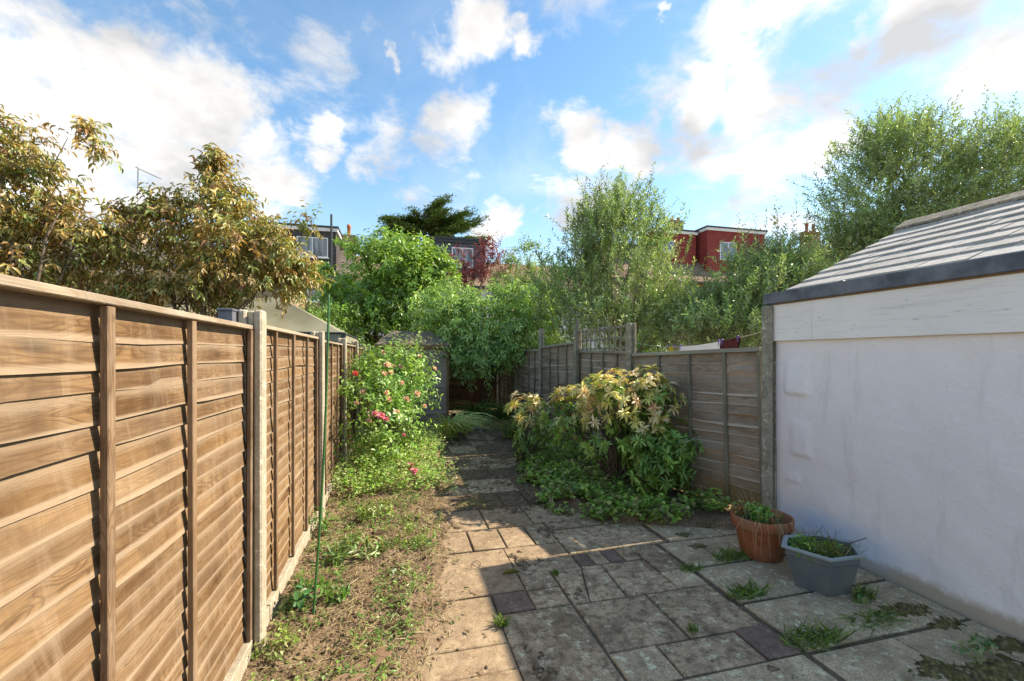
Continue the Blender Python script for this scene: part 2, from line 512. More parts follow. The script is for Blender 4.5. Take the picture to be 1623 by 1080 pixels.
M = {}
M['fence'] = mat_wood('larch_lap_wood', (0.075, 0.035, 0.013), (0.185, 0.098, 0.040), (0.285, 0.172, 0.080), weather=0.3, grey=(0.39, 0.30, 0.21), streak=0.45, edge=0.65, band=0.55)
M['batten'] = mat_wood('batten_wood', (0.085, 0.045, 0.022), (0.20, 0.118, 0.062), (0.28, 0.18, 0.105), weather=0.35, grey=(0.45, 0.36, 0.27), axis=2)
M['cap'] = mat_wood('cap_wood', (0.18, 0.12, 0.07), (0.36, 0.26, 0.16), (0.45, 0.35, 0.24), weather=0.8, grey=(0.46, 0.42, 0.36))
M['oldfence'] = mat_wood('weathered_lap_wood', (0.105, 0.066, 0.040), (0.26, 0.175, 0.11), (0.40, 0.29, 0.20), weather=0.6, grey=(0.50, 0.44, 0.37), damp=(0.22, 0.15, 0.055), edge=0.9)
M['oldbatten'] = mat_wood('weathered_batten_wood', (0.08, 0.07, 0.05), (0.17, 0.15, 0.11), (0.26, 0.23, 0.17), weather=0.6, grey=(0.30, 0.28, 0.22), axis=2, damp=(0.16, 0.13, 0.05))
M['oldcap'] = mat_wood('weathered_cap_wood', (0.12, 0.10, 0.08), (0.24, 0.22, 0.17), (0.34, 0.31, 0.25), weather=0.8, grey=(0.38, 0.37, 0.31))
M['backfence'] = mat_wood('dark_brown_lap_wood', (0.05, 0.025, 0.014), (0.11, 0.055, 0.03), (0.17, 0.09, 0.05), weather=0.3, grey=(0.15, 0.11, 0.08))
M['shed'] = mat_wood('shed_board_wood', (0.14, 0.10, 0.07), (0.29, 0.225, 0.165), (0.40, 0.33, 0.26), weather=0.6, grey=(0.42, 0.38, 0.33))
M['shedtrim'] = mat_wood('shed_trim_wood', (0.12, 0.065, 0.03), (0.27, 0.16, 0.08), (0.36, 0.24, 0.14), axis=2)
M['post'] = mat_concrete('post_concrete', (0.40, 0.34, 0.25), (0.50, 0.44, 0.34), speck=0.55, stain_amt=0.25, stain=(0.16, 0.13, 0.09), tint=0.15, scale=1.6)
M['oldpost'] = mat_concrete('weathered_post_concrete', (0.28, 0.25, 0.19), (0.42, 0.38, 0.30), speck=0.75, stain_amt=0.45, stain=(0.09, 0.085, 0.06), moss=(0.16, 0.15, 0.08), moss_amt=0.4, tint=0.1, scale=1.6)
M['slab'] = mat_concrete('paving_concrete', (0.45, 0.32, 0.20), (0.65, 0.49, 0.32), speck=0.6, moss=(0.085, 0.080, 0.028), moss_amt=0.45, stain=(0.13, 0.095, 0.062), stain_amt=0.85, tint=0.5)
M['slab_pale'] = mat_concrete('dusty_paving_concrete', (0.33, 0.235, 0.145), (0.44, 0.33, 0.215), speck=0.35, stain=(0.12, 0.08, 0.05), stain_amt=0.5, tint=0.2)
M['slab_red'] = mat_concrete('red_paving_concrete', (0.19, 0.13, 0.10), (0.27, 0.19, 0.15), speck=0.4, stain_amt=0.4, tint=0.3)
M['slab_grey'] = mat_concrete('grey_aggregate_concrete', (0.46, 0.345, 0.215), (0.62, 0.49, 0.32), speck=0.8, moss=(0.10, 0.095, 0.04), moss_amt=0.7, stain=(0.08, 0.065, 0.045), stain_amt=0.35, tint=0.25)
M['slab_dark'] = mat_concrete('damp_paving_concrete', (0.14, 0.10, 0.064), (0.23, 0.17, 0.11), speck=0.5, moss=(0.07, 0.055, 0.025), moss_amt=0.7, stain=(0.03, 0.022, 0.016), stain_amt=0.7, tint=0.3)
M['soil'] = mat_soil('garden_soil')
M['joint'] = mat_concrete('joint_dirt', (0.12, 0.095, 0.065), (0.19, 0.15, 0.10), speck=0.6, moss=(0.06, 0.08, 0.02), moss_amt=0.9)
M['render'] = mat_render('white_painted_render')
M['board'] = mat_board('white_painted_board')
M['lead'] = mat_simple('dark_grey_trim', (0.085, 0.098, 0.125), 0.5, 0.3, 5.0, 0.2, spec=0.5, dirt=(0.16, 0.17, 0.20))
M['rooftile'] = mat_concrete('grey_roof_tile', (0.46, 0.43, 0.40), (0.58, 0.55, 0.51), speck=0.25, stain_amt=0.22, stain=(0.28, 0.25, 0.22), tint=0.45)
M['ridge'] = mat_concrete('mossy_ridge_tile', (0.26, 0.225, 0.17), (0.40, 0.35, 0.27), speck=0.6, moss=(0.13, 0.085, 0.03), moss_amt=0.8, stain_amt=0.5, tint=0.2, scale=1.6)
M['terracotta'] = mat_simple('terracotta', (0.36, 0.125, 0.058), 0.75, 0.22, 7.0, 0.15, dirt=(0.24, 0.13, 0.085))
M['plastic'] = mat_simple('slate_blue_plastic', (0.125, 0.15, 0.165), 0.45, 0.12, 4.0, 0.05, spec=0.5, dirt=(0.16, 0.16, 0.14))
M['rim'] = mat_simple('pale_slate_plastic', (0.27, 0.33, 0.345), 0.42, 0.1, 5.0, 0.05, spec=0.5)
M['stake'] = mat_simple('green_coated_steel', (0.03, 0.14, 0.035), 0.5, 0.15, 30.0, 0.3, 0.002, spec=0.5)
M['canvas'] = mat_simple('grey_green_canvas', (0.25, 0.245, 0.175), 0.9, 0.12, 2.0, 0.2, 0.01)
M['darkmetal'] = mat_simple('dark_metal', (0.03, 0.033, 0.04), 0.5, 0.2, 3.0, 0.0, spec=0.5)
M['alu'] = mat_simple('dull_aluminium', (0.35, 0.35, 0.35), 0.45, 0.1, 3.0, 0.0, metal=0.7)
M['white'] = mat_simple('white_upvc', (0.78, 0.79, 0.80), 0.4, 0.05, 3.0, 0.0)
M['glass'] = mat_glass('window_glass')
M['slatehang'] = mat_brickish('blue_grey_slate_cladding', (0.075, 0.088, 0.115), (0.10, 0.115, 0.145), (0.03, 0.035, 0.045), 0.5, 0.2, 0.6)
M['darkhang'] = mat_brickish('dark_brown_tile_cladding', (0.075, 0.068, 0.068), (0.10, 0.09, 0.088), (0.025, 0.022, 0.022), 0.3, 0.15, 0.7)
M['redhang'] = mat_brickish('red_tile_cladding', (0.30, 0.05, 0.045), (0.37, 0.07, 0.055), (0.12, 0.02, 0.02), 0.22, 0.16, 0.75)
M['browntile'] = mat_brickish('brown_roof_tiling', (0.24, 0.165, 0.11), (0.31, 0.225, 0.155), (0.10, 0.07, 0.05), 0.3, 0.16, 0.9)
M['greytile'] = mat_brickish('grey_roof_tiling', (0.17, 0.14, 0.12), (0.22, 0.185, 0.16), (0.07, 0.06, 0.05), 0.3, 0.16, 0.9)
M['brick'] = mat_brickish('stock_brick', (0.33, 0.20, 0.11), (0.42, 0.29, 0.17), (0.36, 0.32, 0.26), 0.225, 0.075, 0.9)
M['redbrick'] = mat_brickish('red_brick', (0.30, 0.09, 0.05), (0.38, 0.13, 0.07), (0.33, 0.28, 0.22), 0.225, 0.075, 0.9)
M['pebble'] = mat_simple('pale_pebbledash', (0.60, 0.61, 0.63), 0.95, 0.2, 4.0, 0.6, 0.02)
M['pot'] = mat_simple('orange_clay_pot', (0.50, 0.17, 0.075), 0.8, 0.15, 6.0, 0.1)
M['felt'] = mat_simple('mineral_roof_felt', (0.20, 0.155, 0.115), 0.95, 0.25, 5.0, 0.4, 0.006)
M['bark'] = mat_simple('bark', (0.13, 0.10, 0.072), 0.9, 0.35, 14.0, 0.8, 0.01)
M['palebark'] = mat_simple('pale_bark', (0.24, 0.21, 0.165), 0.9, 0.3, 14.0, 0.7, 0.01)
M['cane'] = mat_simple('green_cane', (0.10, 0.13, 0.045), 0.7, 0.3, 14.0, 0.2, 0.004)
M['towel'] = mat_simple('white_towel', (0.80, 0.79, 0.77), 0.95, 0.04, 20.0, 0.5, 0.004)
M['garment'] = mat_simple('dark_red_cloth', (0.10, 0.022, 0.022), 0.9, 0.4, 25.0, 0.4, 0.004)
M['yellow'] = mat_simple('yellow_cloth', (0.50, 0.42, 0.05), 0.9, 0.2, 20.0, 0.3, 0.004)
M['rope'] = mat_simple('pale_rope', (0.45, 0.46, 0.36), 0.9, 0.1, 40.0, 0.3, 0.002)
M['peg'] = mat_simple('violet_peg_plastic', (0.16, 0.10, 0.42), 0.4, 0.1, 5.0, 0.0)
M['leaf'] = mat_leaf('leaf')
M['leaf_gloss'] = mat_leaf('glossy_leaf', 0.22, 0.32, 0.5)
M['leaf_olive'] = mat_leaf('olive_leaf', 0.26, 0.36, 0.6)
M['needle'] = mat_leaf('needle_foliage', 0.12, 0.6, 0.2)
M['petal'] = mat_leaf('petal', 0.35, 0.6, 0.2)
M['litter'] = mat_leaf('dry_litter', 0.1, 0.85, 0.1)

# ------------------------------------------------------------------ foliage engine
def unit(a): return a / np.maximum(np.linalg.norm(a, axis=-1, keepdims=True), 1e-9)

def leaves(pos, d, nrm, ln, wd, tint, fold=0.25, curl=0.15, shape='diamond'):
    """arrays of leaves -> verts, tris, tint; d = tip direction"""
    d = unit(d); s = unit(np.cross(d, nrm)); n = np.cross(s, d)
    if shape == 'diamond':
        T = np.array([(0, 0, 0), (.42, .5, fold * .5), (1, 0, -curl), (.42, -.5, fold * .5)], float)
        F = np.array([(0, 1, 2), (0, 2, 3)])
    elif shape == 'blade':
        T = np.array([(0, .28, 0), (0, -.28, 0), (.35, .5, .0), (.35, -.5, .0), (.7, .36, -curl * .4), (.7, -.36, -curl * .4), (1, 0, -curl)], float)
        F = np.array([(0, 1, 3), (0, 3, 2), (2, 3, 5), (2, 5, 4), (4, 5, 6)])
    else:  # full leaf with midrib
        T = np.array([(0, 0, 0), (.33, 0, 0), (.68, 0, -curl * .4), (1, 0, -curl), (.30, .42, fold * .42), (.66, .40, fold * .4 - curl * .4), (.30, -.42, fold * .42), (.66, -.40, fold * .4 - curl * .4)], float)
        F = np.array([(0, 1, 4), (1, 2, 5), (1, 5, 4), (2, 3, 5), (0, 6, 1), (1, 6, 7), (1, 7, 2), (2, 7, 3)])
    k = len(T); N = len(pos)
    v = pos[:, None] + d[:, None] * (T[None, :, 0:1] * ln[:, None, None]) + s[:, None] * (T[None, :, 1:2] * wd[:, None, None]) + n[:, None] * (T[None, :, 2:3] * ln[:, None, None] * 0.7)
    f = (np.arange(N) * k)[:, None, None] + F[None]
    return v.reshape(-1, 3), f.reshape(-1, 3), np.repeat(tint, k, axis=0)

LEAF_GAIN = 1.9
def pick_tint(n, pal, jit=0.22, gain=1.0):
    pal = np.array(pal, float) * gain
    i = RNG.integers(0, len(pal), n); j = RNG.integers(0, len(pal), n); t = RNG.random((n, 1))
    c = pal[i] * t + pal[j] * (1 - t)
    if gain > 1.2: c = c * np.array([1.0, 1.1, 1.25])
    return np.clip(c * (1 + (RNG.random((n, 1)) - .5) * 2 * jit), 0.003, 1)

def sample_blobs(blobs, n, bias=0.45, clump=0.0, nclump=40):
    """points through ellipsoids, gathered into clumps"""
    B = np.array([b[:6] for b in blobs], float)
    vol = np.array([(b[6] if len(b) > 6 else b[3] * b[4] * b[5]) for b in blobs], float); vol = vol ** .7; vol /= vol.sum()
    def draw(m):
        i = RNG.choice(len(B), m, p=vol)
        q = unit(RNG.normal(size=(m, 3))) * (RNG.random((m, 1)) ** bias)
        return i, q
    if clump > 0:
        ci, cq = draw(nclump)
        nb = min(len(B) * 2, nclump); ci[:nb] = np.arange(nb) % len(B)      # no limb is left bare
        k = RNG.integers(0, nclump, n)
        i = ci[k]; q = cq[k] + RNG.normal(size=(n, 3)) * clump
        r = np.linalg.norm(q, axis=1, keepdims=True); q = q / np.maximum(r, 1.0) ** 0.75
    else:
        i, q = draw(n)
    return B[i, :3] + q * B[i, 3:6], unit(q * B[i, 3:6] + 1e-6), i

def foliage(blobs, n, L=(.2, .4), k=10, ll=.06, lw=.025, pal=((.05, .1, .02),), out=.6, up=.4, rnd=.5, spread=.8, droop=0.0, bias=.45, clump=.22, nclump=60,
            rosette=False, shape='diamond', fold=.25, curl=.15, top=None, jit=.22, twig=0.004, start=.15):
    """returns (leaf verts, tris, tints), (twig verts, tris)"""
    p, o, bi = sample_blobs(blobs, n, bias, clump, nclump)
    d = unit(o * out + np.array([0, 0, up]) + RNG.normal(size=(n, 3)) * rnd)
    Ln = RNG.uniform(L[0], L[1], (n, 1))
    bend = RNG.normal(size=(n, 3)) * .15 + np.array([0, 0, -droop * .5])
    t = np.linspace(start, 1, k)[None, :, None] if not rosette else (1 - RNG.random((1, k, 1)) * .12)
    base = p[:, None] + d[:, None] * (Ln[:, None] * t) + bend[:, None] * (Ln[:, None] * t * t)
    tang = unit(d[:, None] + 2 * bend[:, None] * t)
    ang = RNG.random((n, 1)) * 6.28 + np.arange(k)[None] * 2.4
    a = unit(np.cross(d, RNG.normal(size=(n, 3)) + 1e-3)); b = np.cross(d, a)
    rad = a[:, None] * np.cos(ang)[..., None] + b[:, None] * np.sin(ang)[..., None]
    ld = unit(tang * (1 - spread) + rad * spread + np.array([0, 0, -droop]) + RNG.normal(size=(n, k, 3)) * .14)
    nr = unit(np.array([0, 0, 1.0]) * .7 + tang * .5 + RNG.normal(size=(n, k, 3)) * .35)
    sz = RNG.uniform(.65, 1.2, (n, k))
    tw = pick_tint(n, pal, jit, LEAF_GAIN)
    if top is not None:
        zlo, zhi, pal2, nz = top
        h = p[:, 2] + RNG.normal(size=n) * nz
        m = np.clip((h - zlo) / (zhi - zlo), 0, 1)[:, None]
        tw = tw * (1 - m) + pick_tint(n, pal2, jit) * m
    tn = np.repeat(tw, k, axis=0) * RNG.uniform(.8, 1.2, (n * k, 1))
    lv = leaves(base.reshape(-1, 3), ld.reshape(-1, 3), nr.reshape(-1, 3), (ll * sz).ravel(), (lw * sz).ravel(), tn, fold, curl, shape)
    # twigs as three-sided spikes
    e = p + d * Ln + bend * Ln
    w = twig
    c0 = p + a * w; c1 = p - a * w * .5 + b * w * .87; c2 = p - a * w * .5 - b * w * .87
    tv = np.stack([c0, c1, c2, e], 1).reshape(-1, 3)
    tf = ((np.arange(n) * 4)[:, None, None] + np.array([(0, 1, 3), (1, 2, 3), (2, 0, 3)])[None]).reshape(-1, 3)
    return lv, (tv, tf), p

def join(parts):
    V, F, T, o = [], [], [], 0
    for x in parts:
        V.append(x[0]); F.append(x[1] + o); o += len(x[0])
        if len(x) > 2: T.append(x[2])
    return (np.concatenate(V), np.concatenate(F)) + ((np.concatenate(T),) if T else ())

def limb(mb, a, b, r0, r1, seg=6, wob=.08, n=6, sag=0.0):
    a = Vector(a); b = Vector(b); L = (b - a).length
    pts, rr = [], []
    o = Vector((0, 0, 0))
    for i in range(seg + 1):
        t = i / seg
        q = a.lerp(b, t) + Vector((0, 0, sag * L * math.sin(t * math.pi)))
        if 0 < i < seg: q += Vector((random.uniform(-1, 1), random.uniform(-1, 1), random.uniform(-.5, .5))) * wob * L * .4
        pts.append(q); rr.append(r0 + (r1 - r0) * t)
    mb.tube(pts, rr, n, cap=False)
    return pts

def plant_obj(name, label, cat, base, sets, trunk=None, leafmat='leaf', barkmat='bark', crown='crown', group=None, twigname='twigs', trunkname='trunk'):
    """sets: list of foliage() results; trunk: MB or None"""
    root = empty(name, base, label, cat, group)
    lv = join([s[0] for s in sets])
    off = np.array(base)
    link(crown, mesh_np(crown, lv[0] - off, lv[1], M[leafmat], lv[2]), root, base)
    tv = join([s[1] for s in sets])
    tag(link(twigname, mesh_np(twigname, tv[0] - off, tv[1], M[barkmat]), root, base), kind='stuff')
    if trunk is not None:
        trunk.put(trunkname, M[barkmat], root, smooth=True)
    return root

def trunk_mb(base, fork, blobs, r=.1, anchors=None, nl=30, stems=1, wob=.1):
    mb = MB(); base = Vector(base)
    for s in range(stems):
        f = Vector(fork) + Vector((random.uniform(-.25, .25), random.uniform(-.25, .25), random.uniform(-.2, .2))) * (stems > 1)
        b0 = base + Vector((random.uniform(-.12, .12), random.uniform(-.12, .12), 0)) * (stems > 1)
        limb(mb, b0, f, r, r * .75, 5, wob * .5, 8)
        for bl in blobs:
            if stems > 1 and random.random() > .6: continue
            c = Vector(bl[:3])
            limb(mb, f, c, r * .6, r * .07, 6, wob, 6, .04)
    if anchors is not None:
        idx = RNG.integers(0, len(anchors), nl)
        for i in idx:
            q = Vector(anchors[i]); bl = min(blobs, key=lambda b: (Vector(b[:3]) - q).length)
            c = Vector(bl[:3]) * .8 + Vector(fork) * .2
            limb(mb, c, q, r * .2, r * .06, 5, wob, 4, .03)
    return mb

# ------------------------------------------------------------------ ground, paving, beds
def build_ground():
    mb = MB().poly([(-600, -200, -.06), (600, -200, -.06), (600, 1500, -.06), (-600, 1500, -.06)])
    tag(mb.put('ground', M['soil']), kind='structure')
build_ground()

def nz2(x, y, s, seed=0):
    """cheap smooth noise"""
    r = np.random.default_rng(seed); v = np.zeros_like(x)
    for i in range(7):
        a = r.uniform(0, 6.28); k = s * r.uniform(.5, 2.4); v += np.sin(x * k * math.cos(a) + y * k * math.sin(a) + r.uniform(0, 6.28)) / 3.2
    return v

def sheet(name, x0, x1, y0, y1, step, hfun, mat, keep=None):
    xs = np.arange(x0, x1 + step, step); ys = np.arange(y0, y1 + step, step)
    X, Y = np.meshgrid(xs, ys); Z = hfun(X, Y)
    v = np.stack([X, Y, Z], -1).reshape(-1, 3)
    a = np.arange(len(ys) - 1)[:, None] * len(xs) + np.arange(len(xs) - 1)[None]
    f = np.stack([a, a + 1, a + 1 + len(xs), a + len(xs)], -1).reshape(-1, 4)
    o = link(name, mesh_np(name, v, f, M[mat], smooth=True))
    return tag(o, kind='structure')

def bed_left_edge(Y):      # x of the ragged right-hand edge of the left bed
    return np.interp(Y, [0, 1.6, 2.2, 3.0, 3.6, 4.3, 5.5, 7, 9, 11, 14], [.0, .02, .10, .22, .36, .44, .55, .7, .95, 1.2, 1.5]) + 0.08 * nz2(Y * 1.0, Y * .3, 6, 3) + .045 * nz2(Y, Y * .2, 21, 13)
def h_left(X, Y):
    e = bed_left_edge(Y)
    t = np.clip((e - X) / .18, -1, 1)
    lump = .018 * nz2(X, Y, 9, 1) + .012 * nz2(X, Y, 23, 2) + .006 * nz2(X, Y, 60, 5)
    return np.where(t > 0, .012 + .028 * t + lump * np.clip(t * 2, 0, 1), -.05 + (t + 1) * .06)
sheet('soil_bed', -.86, 1.7, 1.0, 14.2, .035, h_left, 'soil')
def bed_right_edge(Y):
    return np.interp(Y, [3.7, 4.05, 4.3, 4.7, 5.2, 6.0, 7.5, 9, 11, 14], [3.3, 2.6, 2.15, 1.85, 1.8, 1.88, 2.1, 2.3, 2.3, 2.0]) + .06 * nz2(Y, Y * .4, 6, 8)
def h_right(X, Y):
    e = bed_right_edge(Y); t = np.clip((X - e) / .2, -1, 1)
    return np.where(t > 0, .01 + .05 * t + (.02 * nz2(X, Y, 8, 4) + .01 * nz2(X, Y, 25, 6)) * np.clip(t * 2, 0, 1), -.05 + (t + 1) * .055)
sheet('soil_border', 1.4, 3.75, 3.72, 14.2, .045, h_right, 'soil')

def build_paving():
    bedm = MB().poly([(.0, .4, -.012), (3.75, .4, -.012), (3.75, 12.5, -.012), (.0, 12.5, -.012)])
    root = bedm.put('patio', M['joint']); tag(root, kind='structure')
    A, Bm, R, D, Gy = 'slab_pale', 'slab', 'slab_red', 'slab_dark', 'slab_grey'
    S = [(.20, 3.17, .93, 3.90, A), (.05, 2.63, .66, 3.17, A), (.0, 2.39, .66, 2.63, A), (-.02, 1.86, .66, 2.39, A), (-.05, 1.2, .66, 1.86, A),
         (.66, 2.92, .93, 3.17, R), (.93, 2.92, 1.20, 3.17, Bm), (.93, 3.17, 1.20, 3.41, Bm), (.93, 3.41, 1.48, 3.66, Bm), (.93, 3.66, 1.48, 3.92, A),
         (1.48, 3.42, 1.62, 3.66, R), (1.62, 3.42, 1.76, 3.66, Bm), (1.76, 3.42, 1.90, 3.66, R), (1.90, 3.42, 2.06, 3.66, Bm), (2.06, 3.17, 2.32, 3.66, Bm), (2.06, 2.91, 2.32, 3.17, Gy),
         (1.20, 2.38, 1.77, 2.91, Bm), (1.77, 2.38, 2.32, 2.91, Bm), (.66, 2.12, 1.20, 2.92, Bm), (1.20, 2.10, 1.52, 2.38, Gy), (1.52, 2.10, 2.08, 2.38, Bm), (2.08, 2.10, 2.32, 2.38, R),
         (.66, 1.2, 1.25, 2.12, Bm), (1.25, 1.2, 2.32, 2.10, Gy), (.35, 3.92, .66, 4.38, A), (.66, 3.92, .97, 4.38, A), (.97, 3.92, 1.25, 4.38, A), (1.25, 3.92, 1.48, 4.38, Bm), (1.48, 3.66, 2.45, 4.20, Bm),
         (2.36, 3.17, 3.28, 3.64, Gy), (3.28, 3.17, 3.70, 3.64, Gy), (2.36, 2.63, 2.86, 3.15, Gy), (2.86, 2.63, 3.70, 3.15, Gy), (2.36, 2.10, 3.02, 2.61, Gy), (3.02, 2.10, 3.70, 2.61, Gy), (2.36, 1.2, 3.0, 2.08, Gy), (3.0, 1.2, 3.7, 2.08, Gy),
         (2.5, 3.66, 3.1, 4.25, Gy), (3.1, 3.66, 3.62, 4.25, Gy), (1.48, 4.22, 2.3, 4.9, Bm)]
    y = 4.40; r = random.Random(4)
    for hgt in (.56, .58, .60, .58, .60, .60, .60, .62, .6, .6, .6):
        xs = [.30, .92 + r.uniform(-.05, .05), 1.46 + r.uniform(-.1, .1), 2.0 + r.uniform(-.1, .1), 2.6]
        if abs(y - 4.96) < .02: xs[1] = 1.21
        for i in range(4):
            S.append((xs[i], y, xs[i + 1], y + hgt, D if (r.random() < .68 and y > 4.8) else (Bm if y > 4.5 else A)))
        y += hgt
    def slab(pts, mk, dz):
        c = Vector((sum(p[0] for p in pts) / len(pts), sum(p[1] for p in pts) / len(pts), 0))
        bm = bmesh.new(); top = []; bot = []
        for i, p in enumerate(pts):
            d = Vector((p[0], p[1], 0)) - c
            d -= Vector((math.copysign(r.uniform(.002, .011), d.x), math.copysign(r.uniform(.002, .011), d.y), 0))
            z = dz + r.uniform(-.003, .003)
            top.append(bm.verts.new((d.x, d.y, z))); bot.append(bm.verts.new((d.x, d.y, -.045)))
        n = len(pts)
        tf = bm.faces.new(top)
        for i in range(n): bm.faces.new((bot[i], bot[(i + 1) % n], top[(i + 1) % n], top[i]))
        bmesh.ops.bevel(bm, geom=list(tf.edges), offset=.006, segments=1, affect='EDGES')
        me = bpy.data.meshes.new('paving_slab'); bm.to_mesh(me); bm.free(); me.materials.append(M[mk])
        link('paving_slab', me, root, c)
    for x0, y0, x1, y1, mk in S:
        slab([(x0, y0), (x1, y0), (x1, y1), (x0, y1)], mk, r.uniform(-.004, .006))
    slab([(1.20, 2.91), (1.33, 2.91), (1.48, 3.41), (1.20, 3.41)], Bm, .0)
    slab([(1.33, 2.91), (1.62, 2.91), (1.66, 3.41), (1.48, 3.41)], Bm, .002)
    slab([(1.62, 2.91), (2.06, 2.91), (2.06, 3.41), (1.66, 3.41)], Bm, -.001)
build_paving()

# ------------------------------------------------------------------ fences
def slat_variants(L, hgt, th, mat, n=6, wob=.006, seg=6, seed=0, tilt=.016):
    """thin waney-edged boards, top edge set back, bottom edge proud; x along, y = outwards, z up, origin at bottom left"""
    r = random.Random(seed); out = []
    for k in range(n):
        v = []; ph = r.uniform(0, 6); f1 = r.uniform(2, 5); f2 = r.uniform(7, 13)
        for i in range(seg + 1):
            x = L * i / seg; t = i / seg
            e = wob * (math.sin(f1 * t + ph) + .5 * math.sin(f2 * t + ph * 2)) + r.uniform(-1, 1) * wob * .35
            by = wob * .5 * math.sin(f2 * t + ph)
            v += [(x, tilt + by, e), (x, tilt + th + by, e), (x, th * .7, hgt), (x, 0, hgt)]
        f = []
        for i in range(seg):
            a = i * 4; b = a + 4
            for q in range(4): f.append([a + q, b + q, b + (q + 1) % 4, a + (q + 1) % 4])
        f += [[0, 1, 2, 3], [seg * 4 + 3, seg * 4 + 2, seg * 4 + 1, seg * 4]]
        me = mesh_np('slat', v, f, M[mat], uniform=False)
        bm = bmesh.new(); bm.from_mesh(me); bmesh.ops.recalc_face_normals(bm, faces=bm.faces[:]); bm.to_mesh(me); bm.free()
        out.append(me)
    return out

def bar_mesh(name, lx, ly, lz, mat, bevel=.003, wob=0.0):
    mb = MB().box(0, 0, 0, lx, ly, lz)
    return mb.mesh(name, M[mat], bevel=bevel)

def lap_panel(root, P0, P1, z0, z1, nsl, side, mats, battens, cap=(.05, .03), dz1=0.0, seed=0, end_battens=True, batten_w=.036, bow=0.0):
    """side=+1: garden lies to the right of P0->P1"""
    P0 = Vector((P0[0], P0[1], 0)); P1 = Vector((P1[0], P1[1], 0))
    d = (P1 - P0); L = d.length; ang = math.atan2(d.y, d.x)
    slope = math.atan2(dz1, L)
    # local x along d, local y outwards; for a right-hand garden mirror by starting from the far end
    if side > 0: org, a = P1, ang + math.pi; sl = -slope
    else: org, a = P0, ang; sl = slope
    zorg = dz1 if side > 0 else 0.0
    # after this, local +y points to the LEFT of local x: for side>0 x runs back towards the viewer and left of it is the garden
    rot = Euler((0, -sl, a), 'XYZ')
    R = rot.to_matrix()
    O = Vector((org.x, org.y, 0))
    H = z1 - z0; step = H / nsl
    sm, bmz, cm = mats
    var = slat_variants(L, step + .028, .008, sm, 9, .0085 if nsl > 16 else .012, 8, seed, .0095 if nsl > 16 else .017)
    r = random.Random(seed + 1)
    for i in range(nsl):
        z = z0 + i * step - .012 + r.uniform(-.003, .003)
        if i == nsl - 1: pass
        link('slat', var[r.randrange(len(var))], root, O + R @ Vector((0, -.03 + r.uniform(-.002, .003), z + zorg)), (r.uniform(-.02, .03), -sl + r.uniform(-.003, .003), a))
    bmesh_ = bar_mesh('batten', batten_w, .022, H - .004, bmz)
    bl = [0.0, L - batten_w] if end_battens else []
    xs = [(L - b if side > 0 else b) - batten_w / 2 for b in battens] + bl
    for x in xs:
        link('batten', bmesh_, root, O + R @ Vector((x, .0015, z0 + zorg)), (r.uniform(-.004, .004), -sl, a))
    cme = bar_mesh('cap_rail', L, cap[0], cap[1], cm)
    link('cap_rail', cme, root, O + R @ Vector((0, -.024, z1 + zorg)), rot)

def post_mesh(name, w, dpt, h, mat, chamf=.012, slot=True):
    mb = MB()
    if slot:   # H section: two flanges and a web, grooves face along local x
        t = dpt * .34
        mb.box(-w / 2, -dpt / 2, -.1, w / 2, -dpt / 2 + t, h)
        mb.box(-w / 2, dpt / 2 - t, -.1, w / 2, dpt / 2, h)
        mb.box(-w / 2 + .025, -dpt / 2 + t - .001, -.1, w / 2 - .025, dpt / 2 - t + .001, h - .004)
    else:
        mb.box(-w / 2, -dpt / 2, -.1, w / 2, dpt / 2, h)
    return mb.mesh(name, M[mat], bevel=chamf)

def build_left_fence():
    root = empty('lap_fence', (-.82, .7, 0), 'brown overlapping-slat wooden fence with concrete posts beside the soil bed', 'fence')
    ys = [.66, 2.86, 5.03, 7.15, 9.25, 11.35, 13.45]
    for i, y in enumerate(ys):
        if i == 0: continue
        pm = post_mesh('post', .105, .125, 2.02 + (0, .0, -.01, .0, .02, .0, .01)[i], 'post', .010)
        link('post', pm, root, (-.815, y, 0), (0, 0, math.pi / 2))
    for i in range(6):
        a, b = ys[i] + .045, ys[i + 1] - .045
        L = b - a
        bt = [L * .215, L * .45, L * .73] if i == 0 else [L * .22, L * .47, L * .73]
        if i == 0: bt = [.33, .83, 1.38]
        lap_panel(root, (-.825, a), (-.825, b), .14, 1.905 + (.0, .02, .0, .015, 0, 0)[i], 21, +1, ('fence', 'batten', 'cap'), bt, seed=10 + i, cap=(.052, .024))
        gb = bar_mesh('gravel_board', L, .045, .24, 'post', .004)
        link('gravel_board', gb, root, (-.80, a, -.10), (0, 0, math.pi / 2))
build_left_fence()

def build_dark_post():
    root = empty('painted_post', (-.918, 2.80, 0), 'dark blue-grey painted post rising behind the brown fence beside its concrete post', 'post')
    MB().box(-.955, 2.755, 0, -.882, 2.86, 2.005).put('shaft', M['lead'], root, bevel=.004)
    MB().box(-.962, 2.748, 2.003, -.878, 2.867, 2.018).put('cap', M['lead'], root, bevel=.004)
build_dark_post()

